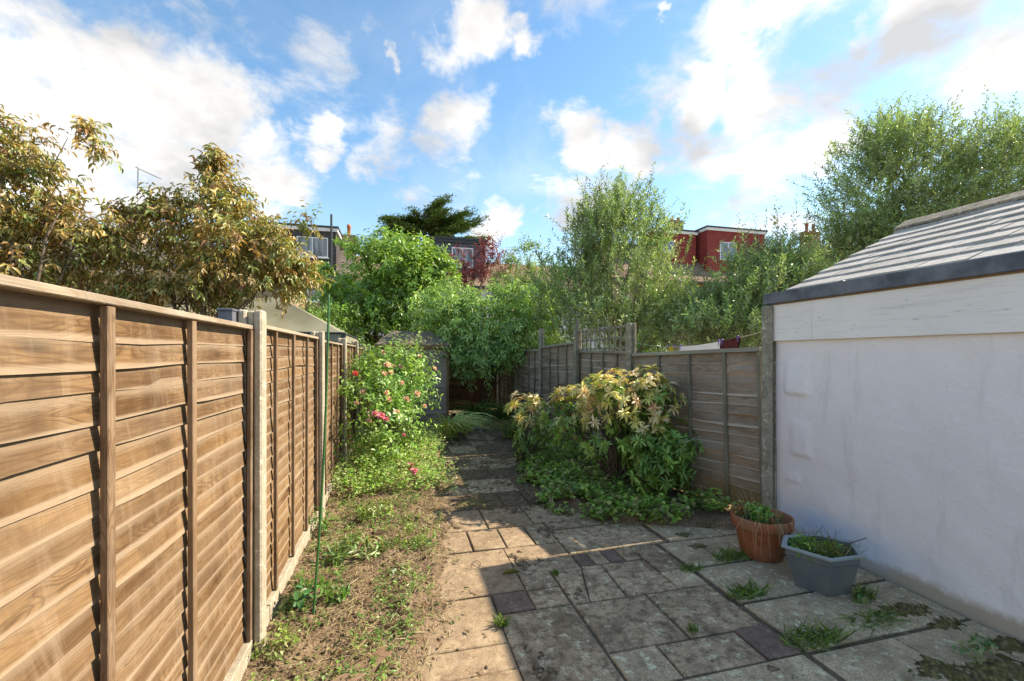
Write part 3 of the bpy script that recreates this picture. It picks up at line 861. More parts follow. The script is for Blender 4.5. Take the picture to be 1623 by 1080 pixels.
RP = [(3.682, 3.705), (3.24, 5.70), (3.24, 7.64), (3.17, 9.56), (3.12, 11.5), (3.08, 13.4)]
def build_right_fence():
    root = empty('weathered_fence', (3.682, 3.705, 0), 'grey weathered lap fence with tall concrete posts beside the white wall', 'fence')
    hp = [2.26, 2.22, 2.22, 2.36, 2.2, 2.1]
    for i, (x, y) in enumerate(RP):
        ang = math.pi / 2
        if i == 0: ang = math.atan2(RP[1][1] - y, RP[1][0] - x)
        pm = post_mesh('post', .11, .14 if i == 0 else .115, hp[i], 'oldpost', .016 if i == 0 else .012)
        link('post', pm, root, (x, y, 0), (0, 0, ang))
    spec = [(0.06, 1.80, -.06, 15), (.03, 1.775, .03, 15), (.05, 1.97, -.06, 15), (.03, 1.85, 0, 15), (.03, 1.8, 0, 15)]
    for i in range(5):
        a = Vector(RP[i]); b = Vector(RP[i + 1]); d = (b - a).normalized()
        a = a + d * .045; b = b - d * .045; L = (b - a).length
        n = 3
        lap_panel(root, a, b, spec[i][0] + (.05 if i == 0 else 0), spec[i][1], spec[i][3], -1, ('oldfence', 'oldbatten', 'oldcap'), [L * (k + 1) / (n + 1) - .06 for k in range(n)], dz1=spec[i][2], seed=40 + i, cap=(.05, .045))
    # slim timber post beside the third concrete post
    tp = MB().box(3.165, 7.50, 0, 3.215, 7.56, 2.42).put('timber_post', M['oldbatten'], root, bevel=.004)
build_right_fence()

def build_trellis():
    a = Vector((*RP[1], 0)); b = Vector((*RP[2], 0))
    root = empty('trellis', (3.24, 5.8, 1.82), 'small square wooden trellis on top of the weathered fence between two posts', 'trellis')
    y0, y1 = 5.77, 7.57
    for z in (1.85, 2.0, 2.17):
        link('lath', bar_mesh('lath', y1 - y0, .018, .028, 'oldcap', .002), root, (3.25, y0, z), (0, random.uniform(-.004, .004), math.pi / 2))
    n = 11
    for k in range(n):
        y = y0 + .02 + (y1 - y0 - .06) * k / (n - 1)
        link('lath', bar_mesh('lath_upright', .028, .018, .40, 'oldbatten', .002), root, (3.232, y, 1.815), (random.uniform(-.015, .015), 0, math.pi / 2))
build_trellis()

def build_back_fence():
    root = empty('back_fence', (-.8, 13.8, 0), 'dark brown lap fence in deep shade beneath the leafy shrubs at the garden end', 'fence')
    for i in range(2):
        x0 = -.78 + i * 1.94
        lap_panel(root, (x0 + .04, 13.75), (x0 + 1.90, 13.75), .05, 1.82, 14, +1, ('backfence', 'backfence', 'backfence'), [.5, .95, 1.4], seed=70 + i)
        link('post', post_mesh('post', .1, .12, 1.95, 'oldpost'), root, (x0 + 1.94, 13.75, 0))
build_back_fence()

# ------------------------------------------------------------------ outbuilding on the right
HX, HY = 3.72, 3.66
def build_outbuilding():
    root = empty('outbuilding', (HX, HY, 0), 'white rendered outbuilding with grey tiled roof and dark eave trim', 'outbuilding')
    # garden wall with filled patches standing proud: (y centre, z centre, half y, half z, proud)
    pads = [(3.42, 1.55, .12, .17, .028), (3.38, .97, .10, .17, .024), (3.47, .58, .08, .05, .018)]
    ys = np.arange(-1.5, HY + .001, .02); zs = np.arange(-.06, 2.24, .02)
    Y, Z = np.meshgrid(ys, zs)
    D = .006 * nz2(Y, Z, 3, 21) + .0025 * nz2(Y, Z, 11, 22)
    for yc, zc, hy, hz, dp in pads:
        # steep lower and near edges, fading upward
        ry = 1 / (1 + np.exp((np.abs(Y - yc) - hy) / .012)); rz = 1 / (1 + np.exp(-(Z - (zc - hz)) / .007)) * np.clip(1 - (Z - (zc - hz)) / (2 * hz) * .85, .0, 1) ** .7
        rz = np.where(Z > zc + hz, 0, rz)
        D += dp * ry * rz
    v = np.stack([HX - D, Y, Z], -1).reshape(-1, 3) - np.array([HX, HY, 0])
    a = np.arange(len(zs) - 1)[:, None] * len(ys) + np.arange(len(ys) - 1)[None]
    f = np.stack([a, a + len(ys), a + 1 + len(ys), a + 1], -1).reshape(-1, 4)
    link('wall', mesh_np('wall', v, f, M['render'], smooth=True), root, (HX, HY, 0))
    gx = 7.5
    MB().poly([(HX + .002, HY, -.05), (HX + .002, HY, 2.26), (5.6, HY, 3.15), (gx, HY, 2.26), (gx, HY, -.05)]).poly([(HX + .002, -1.5, -.05), (gx, -1.5, -.05), (gx, -1.5, 2.26), (5.6, -1.5, 3.15), (HX + .002, -1.5, 2.26)]).poly([(gx, HY, -.05), (gx, HY, 2.26), (gx, -1.5, 2.26), (gx, -1.5, -.05)]).put('rear_wall', M['render'], root)
    # white boards under the eave
    MB().box(HX - .045, 3.23, 1.90, HX + .01, HY + .012, 2.262).put('fascia_board', M['board'], root, bevel=.003)
    MB().box(HX - .045, -1.5, 1.90, HX + .01, 3.228, 2.262).put('fascia_board', M['board'], root, bevel=.003)
    # narrow bare timber strip and dark trim
    MB().box(HX - .05, -1.5, 2.262, HX + .02, HY + .014, 2.276).put('timber_strip', M['shedtrim'], root)
    for a0, b0 in ((-1.5, 1.0), (1.0, 2.92), (2.92, HY + .09)):
        MB().box(HX - .085, a0 + .001, 2.274, HX - .03, b0 + (.012 if b0 < 3 else 0), 2.385).put('eave_trim', M['lead'], root, bevel=.006)
    MB().box(HX - .086, 2.90, 2.27, HX - .024, 2.945, 2.389).put('trim_joint', M['lead'], root, bevel=.004)
    MB().box(HX - .03, HY + .03, 2.24, HX + .5, HY + .085, 2.36).put('eave_trim', M['lead'], root, bevel=.006)
    # tiled slope: courses overlap upwards
    x0, z0, x1, z1 = HX - .03, 2.30, 5.6, 3.20
    sl = math.atan2(z1 - z0, x1 - x0); S = math.hypot(x1 - x0, z1 - z0)
    nc = 9; step = S / nc; tw = .335; r = random.Random(8)
    tms = []
    for k in range(4):
        mb = MB().quadbox([(0, 0, 0), (tw - .007, 0, 0), (tw - .007, step + .06, -.022), (0, step + .06, -.022), (0, 0, .020 + r.uniform(-.003, .003)), (tw - .007, 0, .020 + r.uniform(-.003, .003)), (tw - .007, step + .06, -.002), (0, step + .06, -.002)])
        tms.append(mb.mesh('roof_tile', M['rooftile'], bevel=.002))
    for c in range(nc):
        px = x0 + math.cos(sl) * step * c; pz = z0 + math.sin(sl) * step * c + .02
        y = HY + .06 - (tw * .5 if c % 2 else 0)
        if c % 2: # half tile at the verge
            hb = MB().quadbox([(0, 0, 0), (tw * .5 - .003, 0, 0), (tw * .5 - .003, step + .06, -.022), (0, step + .06, -.022), (0, 0, .02), (tw * .5 - .003, 0, .02), (tw * .5 - .003, step + .06, -.002), (0, step + .06, -.002)]).mesh('roof_tile', M['rooftile'], bevel=.002)
            link('roof_tile', hb, root, (px, HY + .06, pz), Euler((sl, 0, -math.pi / 2)))
        while y > -1.4:
            link('roof_tile', tms[r.randrange(4)], root, (px + r.uniform(-.004, .004), y, pz + r.uniform(-.002, .003)), Euler((sl + r.uniform(-.006, .006), r.uniform(-.006, .006), -math.pi / 2)))
            y -= tw
    MB().poly([(x0, -1.5, z0 - .01), (x0, HY + .05, z0 - .01), (x1, HY + .05, z1 - .01), (x1, -1.5, z1 - .01)]).poly([(x1, -1.5, z1 - .01), (x1, HY + .05, z1 - .01), (gx + .1, HY + .05, z0 - .01), (gx + .1, -1.5, z0 - .01)]).put('roof_deck', M['darkmetal'], root)
    # half-round/angled ridge tiles
    y = HY + .08
    while y > -1.4:
        L = .44
        mb = MB()
        for t in (-1, 1):
            mb.quadbox([(0, 0, .055), (L, 0, .055), (L, t * .17, -.045), (0, t * .17, -.045), (0, 0, .078), (L, 0, .078), (L, t * .175, -.02), (0, t * .175, -.02)])
        me = mb.mesh('ridge_tile', M['ridge'])
        link('ridge_tile', me, root, (x1 + r.uniform(-.004, .004), y, z1 + .01 + r.uniform(-.004, .004)), Euler((0, r.uniform(-.01, .01), -math.pi / 2)))
        y -= L + .008
build_outbuilding()

# ------------------------------------------------------------------ pots, stake, washing line, gazebo, shed
def litter_set(n, xf, yf, zf, ll, lw, pal, shape='diamond', flat=.25, jit=.3, curl=.3):
    x = xf(n); y = yf(n) if callable(yf) else yf
    p = np.stack([x, y, zf(x, y)], -1)
    a = RNG.random(n) * 6.28
    d = np.stack([np.cos(a), np.sin(a), RNG.normal(size=n) * flat], -1)
    nr = unit(np.array([0, 0, 1.0]) + RNG.normal(size=(n, 3)) * .5)
    return leaves(p, d, nr, ll * RNG.uniform(.5, 1.3, n), lw * RNG.uniform(.6, 1.3, n), pick_tint(n, pal, jit), .3, curl, shape)

def grass_blades(c, n, R, ll, lw, pal, out=.6, flat=0.0):
    a = RNG.random(n) * 6.28; r = R * RNG.random(n) ** .5
    p = np.stack([c[0] + r * np.cos(a), c[1] + r * np.sin(a), np.full(n, c[2])], -1)
    a2 = RNG.random(n) * 6.28
    d = np.stack([np.cos(a2) * out, np.sin(a2) * out, 1 - flat + RNG.random(n) * .5], -1)
    nr = unit(RNG.normal(size=(n, 3)) + np.array([0, 0, .6]))
    return leaves(p, d, nr, ll * RNG.uniform(.4, 1.25, n), lw * RNG.uniform(.6, 1.3, n), pick_tint(n, pal, .3, .95), 0, .6, 'blade')

GREEN = [(.07, .16, .025), (.10, .20, .03), (.045, .11, .02), (.14, .22, .045)]
YGREEN = [(.15, .22, .035), (.10, .19, .03), (.22, .26, .06)]

def build_round_pot():
    c = Vector((3.10, 3.21, 0))
    root = empty('flower_pot', c, 'round terracotta flower pot with sparse weeds beside the fence post', 'flower pot')
    prof = [(.0, .012), (.150, .012), (.158, .0), (.165, .01), (.212, .255), (.216, .262), (.236, .262), (.243, .275), (.247, .345), (.243, .355), (.232, .357), (.223, .350), (.214, .275), (.205, .268), (.19, .262), (0, .27)]
    MB().lathe(prof, 48, c).put('pot_body', M['terracotta'], root, smooth=True)
    MB().lathe([(0, .292), (.10, .296), (.209, .282)], 24, c).put('soil', M['soil'], root, smooth=True)
    # shard of a broken pot leaning inside
    MB().quadbox([(c.x + .02, c.y - .10, .28), (c.x + .10, c.y - .07, .28), (c.x + .095, c.y - .055, .28), (c.x + .015, c.y - .085, .28), (c.x + .01, c.y - .09, .365), (c.x + .06, c.y - .065, .345), (c.x + .055, c.y - .05, .345), (c.x + .005, c.y - .075, .365)]).put('shard', M['terracotta'], root, bevel=.002)
    p = empty('pot_weed', c + Vector((0, 0, .285)), 'small green weeds and pale dry stems growing in the terracotta pot', 'weed')
    off = np.array(WL[p.name])
    fo, tw, _ = foliage([(c.x + .02, c.y + .06, .33, .13, .09, .05)], 60, (.04, .09), 5, .05, .03, GREEN, clump=.3, nclump=8, twig=.0015, shape='full')
    gb = grass_blades((c.x - .03, c.y, .29), 60, .16, .13, .006, GREEN + [(.3, .26, .12)], .8)
    lv = join([fo, gb])
    link('leaves', mesh_np('leaves', lv[0] - off, lv[1], M['leaf'], lv[2]), p, off)
    # dry stems hanging over the rim
    mb = MB(); r = random.Random(3)
    for k in range(22):
        a = math.radians(r.uniform(190, 300)); q = c + Vector((math.cos(a) * .2, math.sin(a) * .2, .30))
        o = Vector((math.cos(a), math.sin(a), 0))
        mb.tube([q, q + o * .05 + Vector((0, 0, .07)), q + o * .09 + Vector((r.uniform(-.05, .05), 0, r.uniform(-.05, .0))), q + o * r.uniform(.08, .13) + Vector((r.uniform(-.06, .06), 0, r.uniform(-.2, -.05)))], [.0014, .0012, .001, .0007], 4)
    for k in range(14):
        a = r.uniform(0, 6.28); q = c + Vector((math.cos(a) * .12, math.sin(a) * .12, .29)); t = q + Vector((r.uniform(-.12, .12), r.uniform(-.1, .1), r.uniform(.15, .38)))
        mb.tube([q, q.lerp(t, .5) + Vector((.02, 0, .02)), t], [.0013, .001, .0006], 4)
    mb.put('dry_stems', mat_simple('straw', (.52, .42, .24), .9, .2, 20, 0), p)
    fl = litter_set(26, lambda n: c.x + RNG.normal(size=n) * .10, lambda n: c.y + RNG.normal(size=n) * .10, lambda x, y: .36 + RNG.random(len(x)) * .08, .018, .016, [(.75, .50, .02)], 'full')
    link('flower_heads', mesh_np('flower_heads', fl[0] - off, fl[1], M['petal'], fl[2]), p, off)
build_round_pot()

def build_hex_planter():
    c = Vector((3.13, 2.66, 0))
    root = empty('hexagonal_planter', c, 'slate blue hexagonal plastic planter with cut weeds beside the white wall', 'planter')
    # plan outline, irregular hexagon seen from above
    def ring(s, z):
        pts = [(-.30, .06), (-.13, -.215), (.16, -.195), (.30, .03), (.16, .205), (-.15, .215)]
        a = math.radians(-6)
        return [(c.x + s * (x * math.cos(a) - y * math.sin(a)), c.y + s * (x * math.sin(a) + y * math.cos(a)), z) for x, y in pts]
    lv = [(.66, .0), (.74, .10), (.765, .102), (.86, .225), (.90, .245), (.90, .30)]
    mb = MB(); rings = [ring(s, z) for s, z in lv] + [ring(.86, .30), ring(.80, .20)]
    for a, b in zip(rings[:-1], rings[1:]):
        for i in range(6): mb.poly([a[i], a[(i + 1) % 6], b[(i + 1) % 6], b[i]])
    mb.poly(list(reversed(rings[0])))
    mb.put('planter_body', M['plastic'], root)
    mb = MB()
    rr = [ring(.895, .282), ring(1.0, .292), ring(1.0, .308), ring(.965, .314), ring(.86, .306), ring(.86, .285)]
    for a, b in zip(rr[:-1], rr[1:]):
        for i in range(6): mb.poly([a[i], a[(i + 1) % 6], b[(i + 1) % 6], b[i]])
    mb.put('rim', M['rim'], root)
    MB().poly(ring(.82, .235)).put('soil', M['soil'], root)
    p = empty('cut_weeds', c + Vector((0, 0, .24)), 'heap of pulled green weeds filling the slate blue planter', 'weed')
    off = np.array(WL[p.name])
    fo, tw, _ = foliage([(c.x - .02, c.y + .0, .26, .16, .10, .045), (c.x - .14, c.y + .05, .30, .05, .05, .05)], 110, (.03, .08), 5, .042, .018, GREEN + YGREEN, up=.2, clump=.3, nclump=16, twig=.0015, shape='full')
    gb = grass_blades((c.x + .06, c.y - .02, .26), 170, .15, .14, .006, YGREEN + [(.35, .30, .15)], .9, .5)
    l2 = join([fo, gb])
    link('leaves', mesh_np('leaves', l2[0] - off, l2[1], M['leaf'], l2[2]), p, off)
    mb = MB(); r = random.Random(9)
    for k in range(26):
        a = r.uniform(0, 6.28); q = c + Vector((math.cos(a) * .14, math.sin(a) * .1, .25)); t = q + Vector((r.uniform(-.16, .16), r.uniform(-.1, .1), r.uniform(.05, .22)))
        mb.tube([q, q.lerp(t, .5) + Vector((0, 0, .03)), t], [.0016, .0012, .0008], 4)
    mb.tube([c + Vector((.12, .0, .27)), c + Vector((.25, -.02, .31)), c + Vector((.37, -.05, .35))], [.004, .004, .003], 5)
    mb.put('stems', M['bark'], p)
build_hex_planter()

def build_stake():
    b = Vector((-.545, 3.17, -.02)); t = W(521, 469, 3.0)
    n = 150
    pts = [b.lerp(t, i / n) + Vector((.018 * math.sin(i / n * 3.1), 0, 0)) for i in range(n + 1)]
    root = empty('garden_stake', b, 'tall thin green coated garden stake leaning in the soil bed', 'garden stake')
    MB().tube(pts, [.0072 if i % 2 else .0090 for i in range(n + 1)], 8).put('rod', M['stake'], root, smooth=True)
    MB().tube([t, t + (t - b).normalized() * .012], [.0098, .006], 8).put('tip_cap', M['stake'], root)
build_stake()

def build_washing():
    a = Vector((5.0, 9.6, 2.20)); b = Vector((4.45, 3.77, 2.20))
    pts = []
    P = lambda t: a.lerp(b, t) + Vector((0, 0, -.30 * math.sin(t * math.pi)))
    root = empty('washing_line', a, 'thin pale rope washing line sagging behind the weathered fence', 'washing line')
    MB().tube([P(i / 24) for i in range(25)], .005, 5).put('rope', M['rope'], root)
    def cloth(name, label, cat, t0, t1, drop, mat, wob, hem=0):
        r0 = P((t0 + t1) / 2); rt = empty(name, r0, label, cat)
        nx, nz = 14, 8; v = []; f = []
        for layer in (-.010, .010):
            base = len(v)
            for i in range(nx + 1):
                for j in range(nz + 1):
                    q = P(t0 + (t1 - t0) * i / nx)
                    z = -drop * (j / nz) * (1 + hem * math.sin(i * 1.9))
                    v.append(q + Vector((layer + wob * math.sin(i * 1.3) * j / nz, wob * .4 * math.sin(i * .8 + j), z + .006)))
            for i in range(nx):
                for j in range(nz):
                    k = base + i * (nz + 1) + j; f.append([k, k + 1, k + nz + 2, k + nz + 1])
        me = mesh_np(name, [q - WL[rt.name] for q in v], f, M[mat], smooth=True, uniform=False)
        link('cloth', me, rt, WL[rt.name])
        for k, t in enumerate((t0 + .004, t1 - .004)):
            q = P(t); MB().box(q.x - .016, q.y - .008, q.z - .05, q.x + .016, q.y + .008, q.z + .035).put('peg', M['peg'], rt, bevel=.003)
    def tu(u):   # line parameter for a photo column
        best = min(range(400), key=lambda i: abs(811.5 + FPX * ((P(i / 400).x * CT - P(i / 400).y * ST) / (P(i / 400).x * ST + P(i / 400).y * CT)) - u))
        return best / 400
    cloth('towel', 'white towel pegged on the washing line behind the weathered fence', 'towel', tu(1078), tu(1141), .62, 'towel', .02)
    cloth('dark_garment', 'dark red garment pegged on the washing line beside the white towel', 'garment', tu(1143), tu(1172), .5, 'garment', .05, .12)
    cloth('yellow_cloth', 'small yellow cloth pegged on the washing line near the olive tree', 'cloth', tu(1058), tu(1070), .16, 'yellow', .03, .2)
build_washing()

def build_gazebo():
    # hipped canopy behind the left fence
    x0, x1, y0, y1 = -5.2, -.98, 8.85, 12.0
    ze, zr = 2.17, 2.98
    ra, rb = Vector((-3.7, 10.4, zr)), Vector((-2.45, 10.4, zr))
    root = empty('gazebo', ((x0 + x1) / 2, y0, 0), 'grey-green canvas gazebo canopy on dark poles behind the brown fence', 'gazebo')
    n = 10
    def plane(c0, c1, r0, r1):
        v, f = [], []
        c0, c1, r0, r1 = map(Vector, (c0, c1, r0, r1))
        for i in range(n + 1):
            for j in range(n + 1):
                s, t = i / n, j / n
                q = c0.lerp(c1, s).lerp(r0.lerp(r1, s), t)
                q.z -= .13 * math.sin(t * math.pi) * math.sin(s * math.pi) ** .5 + .012 * math.sin(s * 9 + t * 3)
                v.append(q)
        for i in range(n):
            for j in range(n):
                k = i * (n + 1) + j; f.append([k, k + n + 1, k + n + 2, k + 1])
        return v, f
    A, B, C, D = (x0, y0, ze), (x1, y0, ze), (x1, y1, ze), (x0, y1, ze)
    for pl in (plane(A, B, ra, rb), plane(B, C, rb, rb), plane(C, D, rb, ra), plane(D, A, ra, ra)):
        me = mesh_np('canopy_panel', [q - WL[root.name] for q in pl[0]], pl[1], M['canvas'], smooth=True, uniform=False)
        link('canopy_panel', me, root, WL[root.name])
    V = (A, B, C, D)
    for i in range(4):
        a, b = Vector(V[i]), Vector(V[(i + 1) % 4])
        a2, b2 = a - Vector((0, 0, .16)), b - Vector((0, 0, .16))
        MB().poly([a, b, b2, a2]).put('valance', M['canvas'], root)
        MB().tube([a, b], .022, 6).put('eave_rail', M['darkmetal'], root)
        MB().box(a.x - .035, a.y - .035, 0, a.x + .035, a.y + .035, ze).put('pole', M['darkmetal'], root)
build_gazebo()

def build_shed():
    x0, x1, y0, y1, ze, zr = -.45, 1.22, 11.2, 12.7, 2.0, 2.36
    root = empty('garden_shed', ((x0 + x1) / 2, y0, 0), 'small grey boarded garden shed with felt roof behind the pink rose bush', 'shed')
    n = 15
    wd = slat_variants(x1 - x0, ze / n + .02, .012, 'shed', 4, .004, 5, 5, .018)
    sd = slat_variants(y1 - y0, ze / n + .02, .012, 'shed', 4, .004, 5, 6, .018)
    for i in range(n):
        z = .02 + i * ze / n
        link('board', wd[i % 4], root, (x1, y0 + .012, z), (0, 0, math.pi))
        link('board', sd[i % 4], root, (x1 - .012, y1, z), (0, 0, -math.pi / 2))
        link('board', sd[(i + 1) % 4], root, (x0 + .012, y0, z), (0, 0, math.pi / 2))
    for x in (x0 - .012, x1 - .025):
        MB().box(x, y0 - .036, 0, x + .05, y0 - .012, ze - .002).put('corner_trim', M['shedtrim'], root, bevel=.003)
    MB().box(x1 + .012, y0 - .036, 0, x1 + .034, y0 + .03, ze - .002).put('corner_trim', M['shedtrim'], root, bevel=.003)
    e = .09; ax, bx = x0 + .30, x1 - .36; ym = (y0 + y1) / 2
    A, B, C, D = (x0 - e, y0 - e, ze - .01), (x1 + e, y0 - e, ze - .01), (x1 + e, y1 + e, ze - .01), (x0 - e, y1 + e, ze - .01)
    Ra, Rb = (ax, ym, zr), (bx, ym, zr)
    up = lambda p: (p[0], p[1], p[2] + .03)
    mb = MB()
    for q in ((A, B, Rb, Ra), (C, D, Ra, Rb)): mb.poly([up(p) for p in q])
    for q in ((B, C, Rb), (D, A, Ra)): mb.poly([up(p) for p in q])
    for a, b in ((A, B), (B, C), (C, D), (D, A)): mb.poly([a, b, up(b), up(a)])
    mb.poly([D, C, B, A])
    mb.put('roof', M['felt'], root)
    MB().box(A[0] + .004, A[1] - .012, ze - .075, B[0] - .004, A[1] + .008, ze + .008).put('eave_board', M['shedtrim'], root)
build_shed()

# ------------------------------------------------------------------ houses beyond
def window(root, x0, x1, z0, z1, y, lights=2, off=.03):
    t = .07
    mb = MB()
    mb.box(x0, y - off, z0, x1, y + .05, z0 + t).box(x0, y - off, z1 - t, x1, y + .05, z1)
    mb.box(x0, y - off + .002, z0 + t, x0 + t, y + .05, z1 - t).box(x1 - t, y - off + .002, z0 + t, x1, y + .05, z1 - t)
    w = (x1 - x0) / lights
    for k in range(1, lights): mb.box(x0 + k * w - t / 2, y - off + .003, z0 + t, x0 + k * w + t / 2, y + .05, z1 - t)
    f = mb.put('window', M['white'], root)
    for k in range(lights):
        MB().box(x0 + k * w + t / 2 + .01, y - .004, z0 + t, x0 + (k + 1) * w - t / 2 - .01, y + .02, z1 - t).put('pane', M['glass'], f)
    MB().box(x0 - .06, y - off - .06, z0 - .06, x1 + .06, y - off + .01, z0 - .002).put('sill', M['white'], f)

def chimney(root, x, y, z0, z1, w=.9, d=.55, mat='brick', pots=2, ph=.5, potmat='pot'):
    mb = MB().box(x - w / 2, y - d / 2, z0, x + w / 2, y + d / 2, z1).box(x - w / 2 - .06, y - d / 2 - .06, z1 - .22, x + w / 2 + .06, y + d / 2 + .06, z1 - .08)
    c = mb.put('chimney', M[mat], root)
    for k in range(pots):
        px = x + (k - (pots - 1) / 2) * w / max(pots, 1)
        MB().lathe([(.13, 0), (.11, ph * .7), (.14, ph * .72), (.14, ph * .9), (.12, ph), (.08, ph), (.08, ph * .5)], 14, (px, y, z1 - .02)).put('chimney_pot', M[potmat], c, smooth=True)

def house_shell(root, x0, x1, y, ze, zr, wallmat, roofmat, depth=7.0):
    MB().box(x0, y, -.05, x1, y + depth, ze).put('wall', M[wallmat], root)
    ov = .25; m = y + depth / 2
    MB().quadbox([(x0, y - ov, ze - .12), (x1, y - ov, ze - .12), (x1, m, zr - .12), (x0, m, zr - .12), (x0, y - ov, ze + .02), (x1, y - ov, ze + .02), (x1, m, zr), (x0, m, zr)]).quadbox([(x0, m, zr - .12), (x1, m, zr - .12), (x1, y + depth + ov, ze - .12), (x0, y + depth + ov, ze - .12), (x0, m, zr), (x1, m, zr), (x1, y + depth + ov, ze + .02), (x0, y + depth + ov, ze + .02)]).put('roof', M[roofmat], root)
    MB().box(x0, y - ov - .1, ze - .16, x1, y - ov, ze - .05).put('gutter', M['darkmetal'], root)

def dormer(root, x0, x1, y0, y1, z0, z1, mat, fascia='white', trim='darkmetal'):
    MB().box(x0, y0, z0, x1, y1, z1 - .28).put('dormer', M[mat], root)
    MB().box(x0 - .1, y0 - .12, z1 - .28, x1 + .1, y1, z1 - .06).put('dormer_fascia', M[fascia], root)
    MB().box(x0 - .16, y0 - .18, z1 - .06, x1 + .16, y1, z1 + .06).put('dormer_roof', M[trim], root)

def build_houses():
    Y = 30.0
    X = lambda u, yy=Y: WY(u, 500, yy).x
    Z = lambda u, v, yy=Y: WY(u, v, yy).z
    # left house with dark dormer
    xa, xb = X(340), X(556)
    root = empty('terraced_house', ((xa + xb) / 2, Y, 0), 'brick house with dark tile-hung dormer and tall black vent pipe', 'house')
    ze, zr = Z(480, 452), Z(480, 362)
    house_shell(root, xa, xb, Y, ze, zr - .1, 'brick', 'greytile')
    yd = Y + 1.0
    d0, d1 = X(372, yd), X(533, yd)
    dormer(root, d0, d1, yd, Y + 3.6, ze - .2, Z(480, 358, yd), 'darkhang')
    window(root, X(470, yd), X(520, yd), Z(495, 408, yd), Z(495, 376, yd), yd)
    window(root, X(416, yd), X(441, yd), Z(430, 408, yd), Z(430, 372, yd), yd, 1)
    xp = X(525, yd - .4)
    MB().tube([(xp, yd - .35, ze - 2), (xp, yd - .35, Z(525, 340, yd - .35))], .07, 8).put('vent_pipe', M['darkmetal'], root)
    window(root, X(487), X(516), Z(500, 478), Z(500, 455), Y, 1)
    chimney(root, X(553, Y + 3.3), Y + 3.3, 7, Z(553, 374, Y + 3.3), 1.0, .6, 'brick', 1, .8)
    # rear addition gable, lower
    MB().quadbox([(X(430, 26), 25.6, 2), (X(462, 26), 25.6, 2), (X(462, 26), 29.9, 2), (X(430, 26), 29.9, 2), (X(430, 26), 25.6, Z(445, 455, 26)), (X(462, 26), 25.6, Z(462, 463, 26)), (X(462, 26), 29.9, Z(462, 463, 26)), (X(430, 26), 29.9, Z(445, 455, 26))]).put('rear_addition', M['brick'], root)
    # house with blue-grey dormer
    xc = X(965)
    root = empty('terraced_house', ((xb + xc) / 2, Y, 0), 'pebbledashed house with blue-grey slate dormer and brown tiled roof', 'house')
    ze, zr = Z(800, 456), Z(800, 407)
    house_shell(root, xb + .01, xc, Y, ze, zr + .25, 'pebble', 'browntile')
    yd = Y + .9
    dormer(root, X(678, yd), X(769, yd), yd, Y + 3.6, ze - .2, Z(720, 379, yd), 'slatehang', 'darkmetal')
    window(root, X(716, yd), X(750, yd), Z(733, 424, yd), Z(733, 393, yd), yd)
    xp = X(688, yd - .1); MB().tube([(xp, yd - .09, ze), (xp, yd - .09, Z(690, 384, yd))], .05, 8).put('downpipe', M['darkmetal'], root)
    chimney(root, X(677, Y + .6), Y + .6, ze - .5, Z(677, 409, Y + .6), 1.1, .5, 'brick', 2, .75)
    window(root, X(742), X(772), Z(750, 510), Z(750, 475), Y)
    window(root, X(815), X(840), Z(827, 482), Z(827, 462), Y, 2)
    # red dormer houses
    xd, xe = X(1108), X(1330)
    root = empty('terraced_house', ((xc + xd) / 2, Y, 0), 'brick house with red tile-hung dormer rising behind the tall olive tree', 'house')
    ze, zr = Z(1080, 446), Z(1080, 372)
    house_shell(root, xc + .01, xd, Y, ze, zr, 'brick', 'browntile')
    yd = Y + 1.5
    dormer(root, X(1035, yd), X(1103, yd), yd, Y + 3.7, ze, Z(1080, 366, yd), 'redhang')
    window(root, X(1050, yd), X(1068, yd), Z(1060, 400, yd), Z(1060, 382, yd), yd, 1)
    chimney(root, X(1070, Y + 3), Y + 3, 8, Z(1070, 351, Y + 3), 1.2, .6, 'redbrick', 2, .35)
    root = empty('terraced_house', ((xd + xe) / 2, Y, 0), 'brick house with wide red tile-hung dormer beside the small olive tree', 'house')
    house_shell(root, xd + .01, xe, Y, ze, zr, 'redbrick', 'browntile')
    yd = Y + .7
    dormer(root, X(1121, yd), X(1212, yd), yd, Y + 3.6, ze - .1, Z(1150, 362, yd), 'redhang')
    window(root, X(1141, yd), X(1167, yd), Z(1150, 412, yd), Z(1150, 384, yd), yd)
    chimney(root, X(1284, Y + 1), Y + 1, 6, Z(1284, 368, Y + 1), 1.5, .7, 'redbrick', 2, .75, 'redbrick')
    # far left house, mostly behind the cherry
    xl = X(20)
    root = empty('terraced_house', ((xl + xa) / 2, Y, 0), 'brick house behind the bronze-leaved cherry tree, aerial on its chimney', 'house')
    house_shell(root, xl, xa - .01, Y, 6.2, 9.0, 'brick', 'greytile')
    pa = WY(213, 330, 33.2)
    chimney(root, pa.x, 33.2, 7, pa.z - 1.0, 1.1, .6, 'brick', 2, .5)
    an = empty('roof_aerial', (pa.x, 33.2, pa.z - 1.2), 'thin television aerial on a pole above the cherry tree', 'aerial')
    top = WY(213, 267, 33.2)
    MB().tube([(pa.x + .35, 33.2 - .33, pa.z - 1.6), (pa.x + .35, 33.2 - .33, top.z)], .035, 6).put('mast', M['alu'], an)
    q = Vector((pa.x + .35, 33.2 - .33, top.z - .1)); e = q + Vector((1.25, 0, -.55))
    boom = MB().tube([q + Vector((-.15, 0, .06)), e], .02, 5).put('boom', M['alu'], an)
    for k in range(11):
        c = q.lerp(e, k / 10); h = .28 - .016 * k
        MB().tube([c + Vector((.05, -h, 0)), c + Vector((-.05, h, 0))], .009, 4).put('rod', M['alu'], an)
        if k == 0: MB().tube([c + Vector((0, 0, -.3)), c + Vector((0, 0, .3))], .012, 4).put('rod', M['alu'], an)
build_houses()

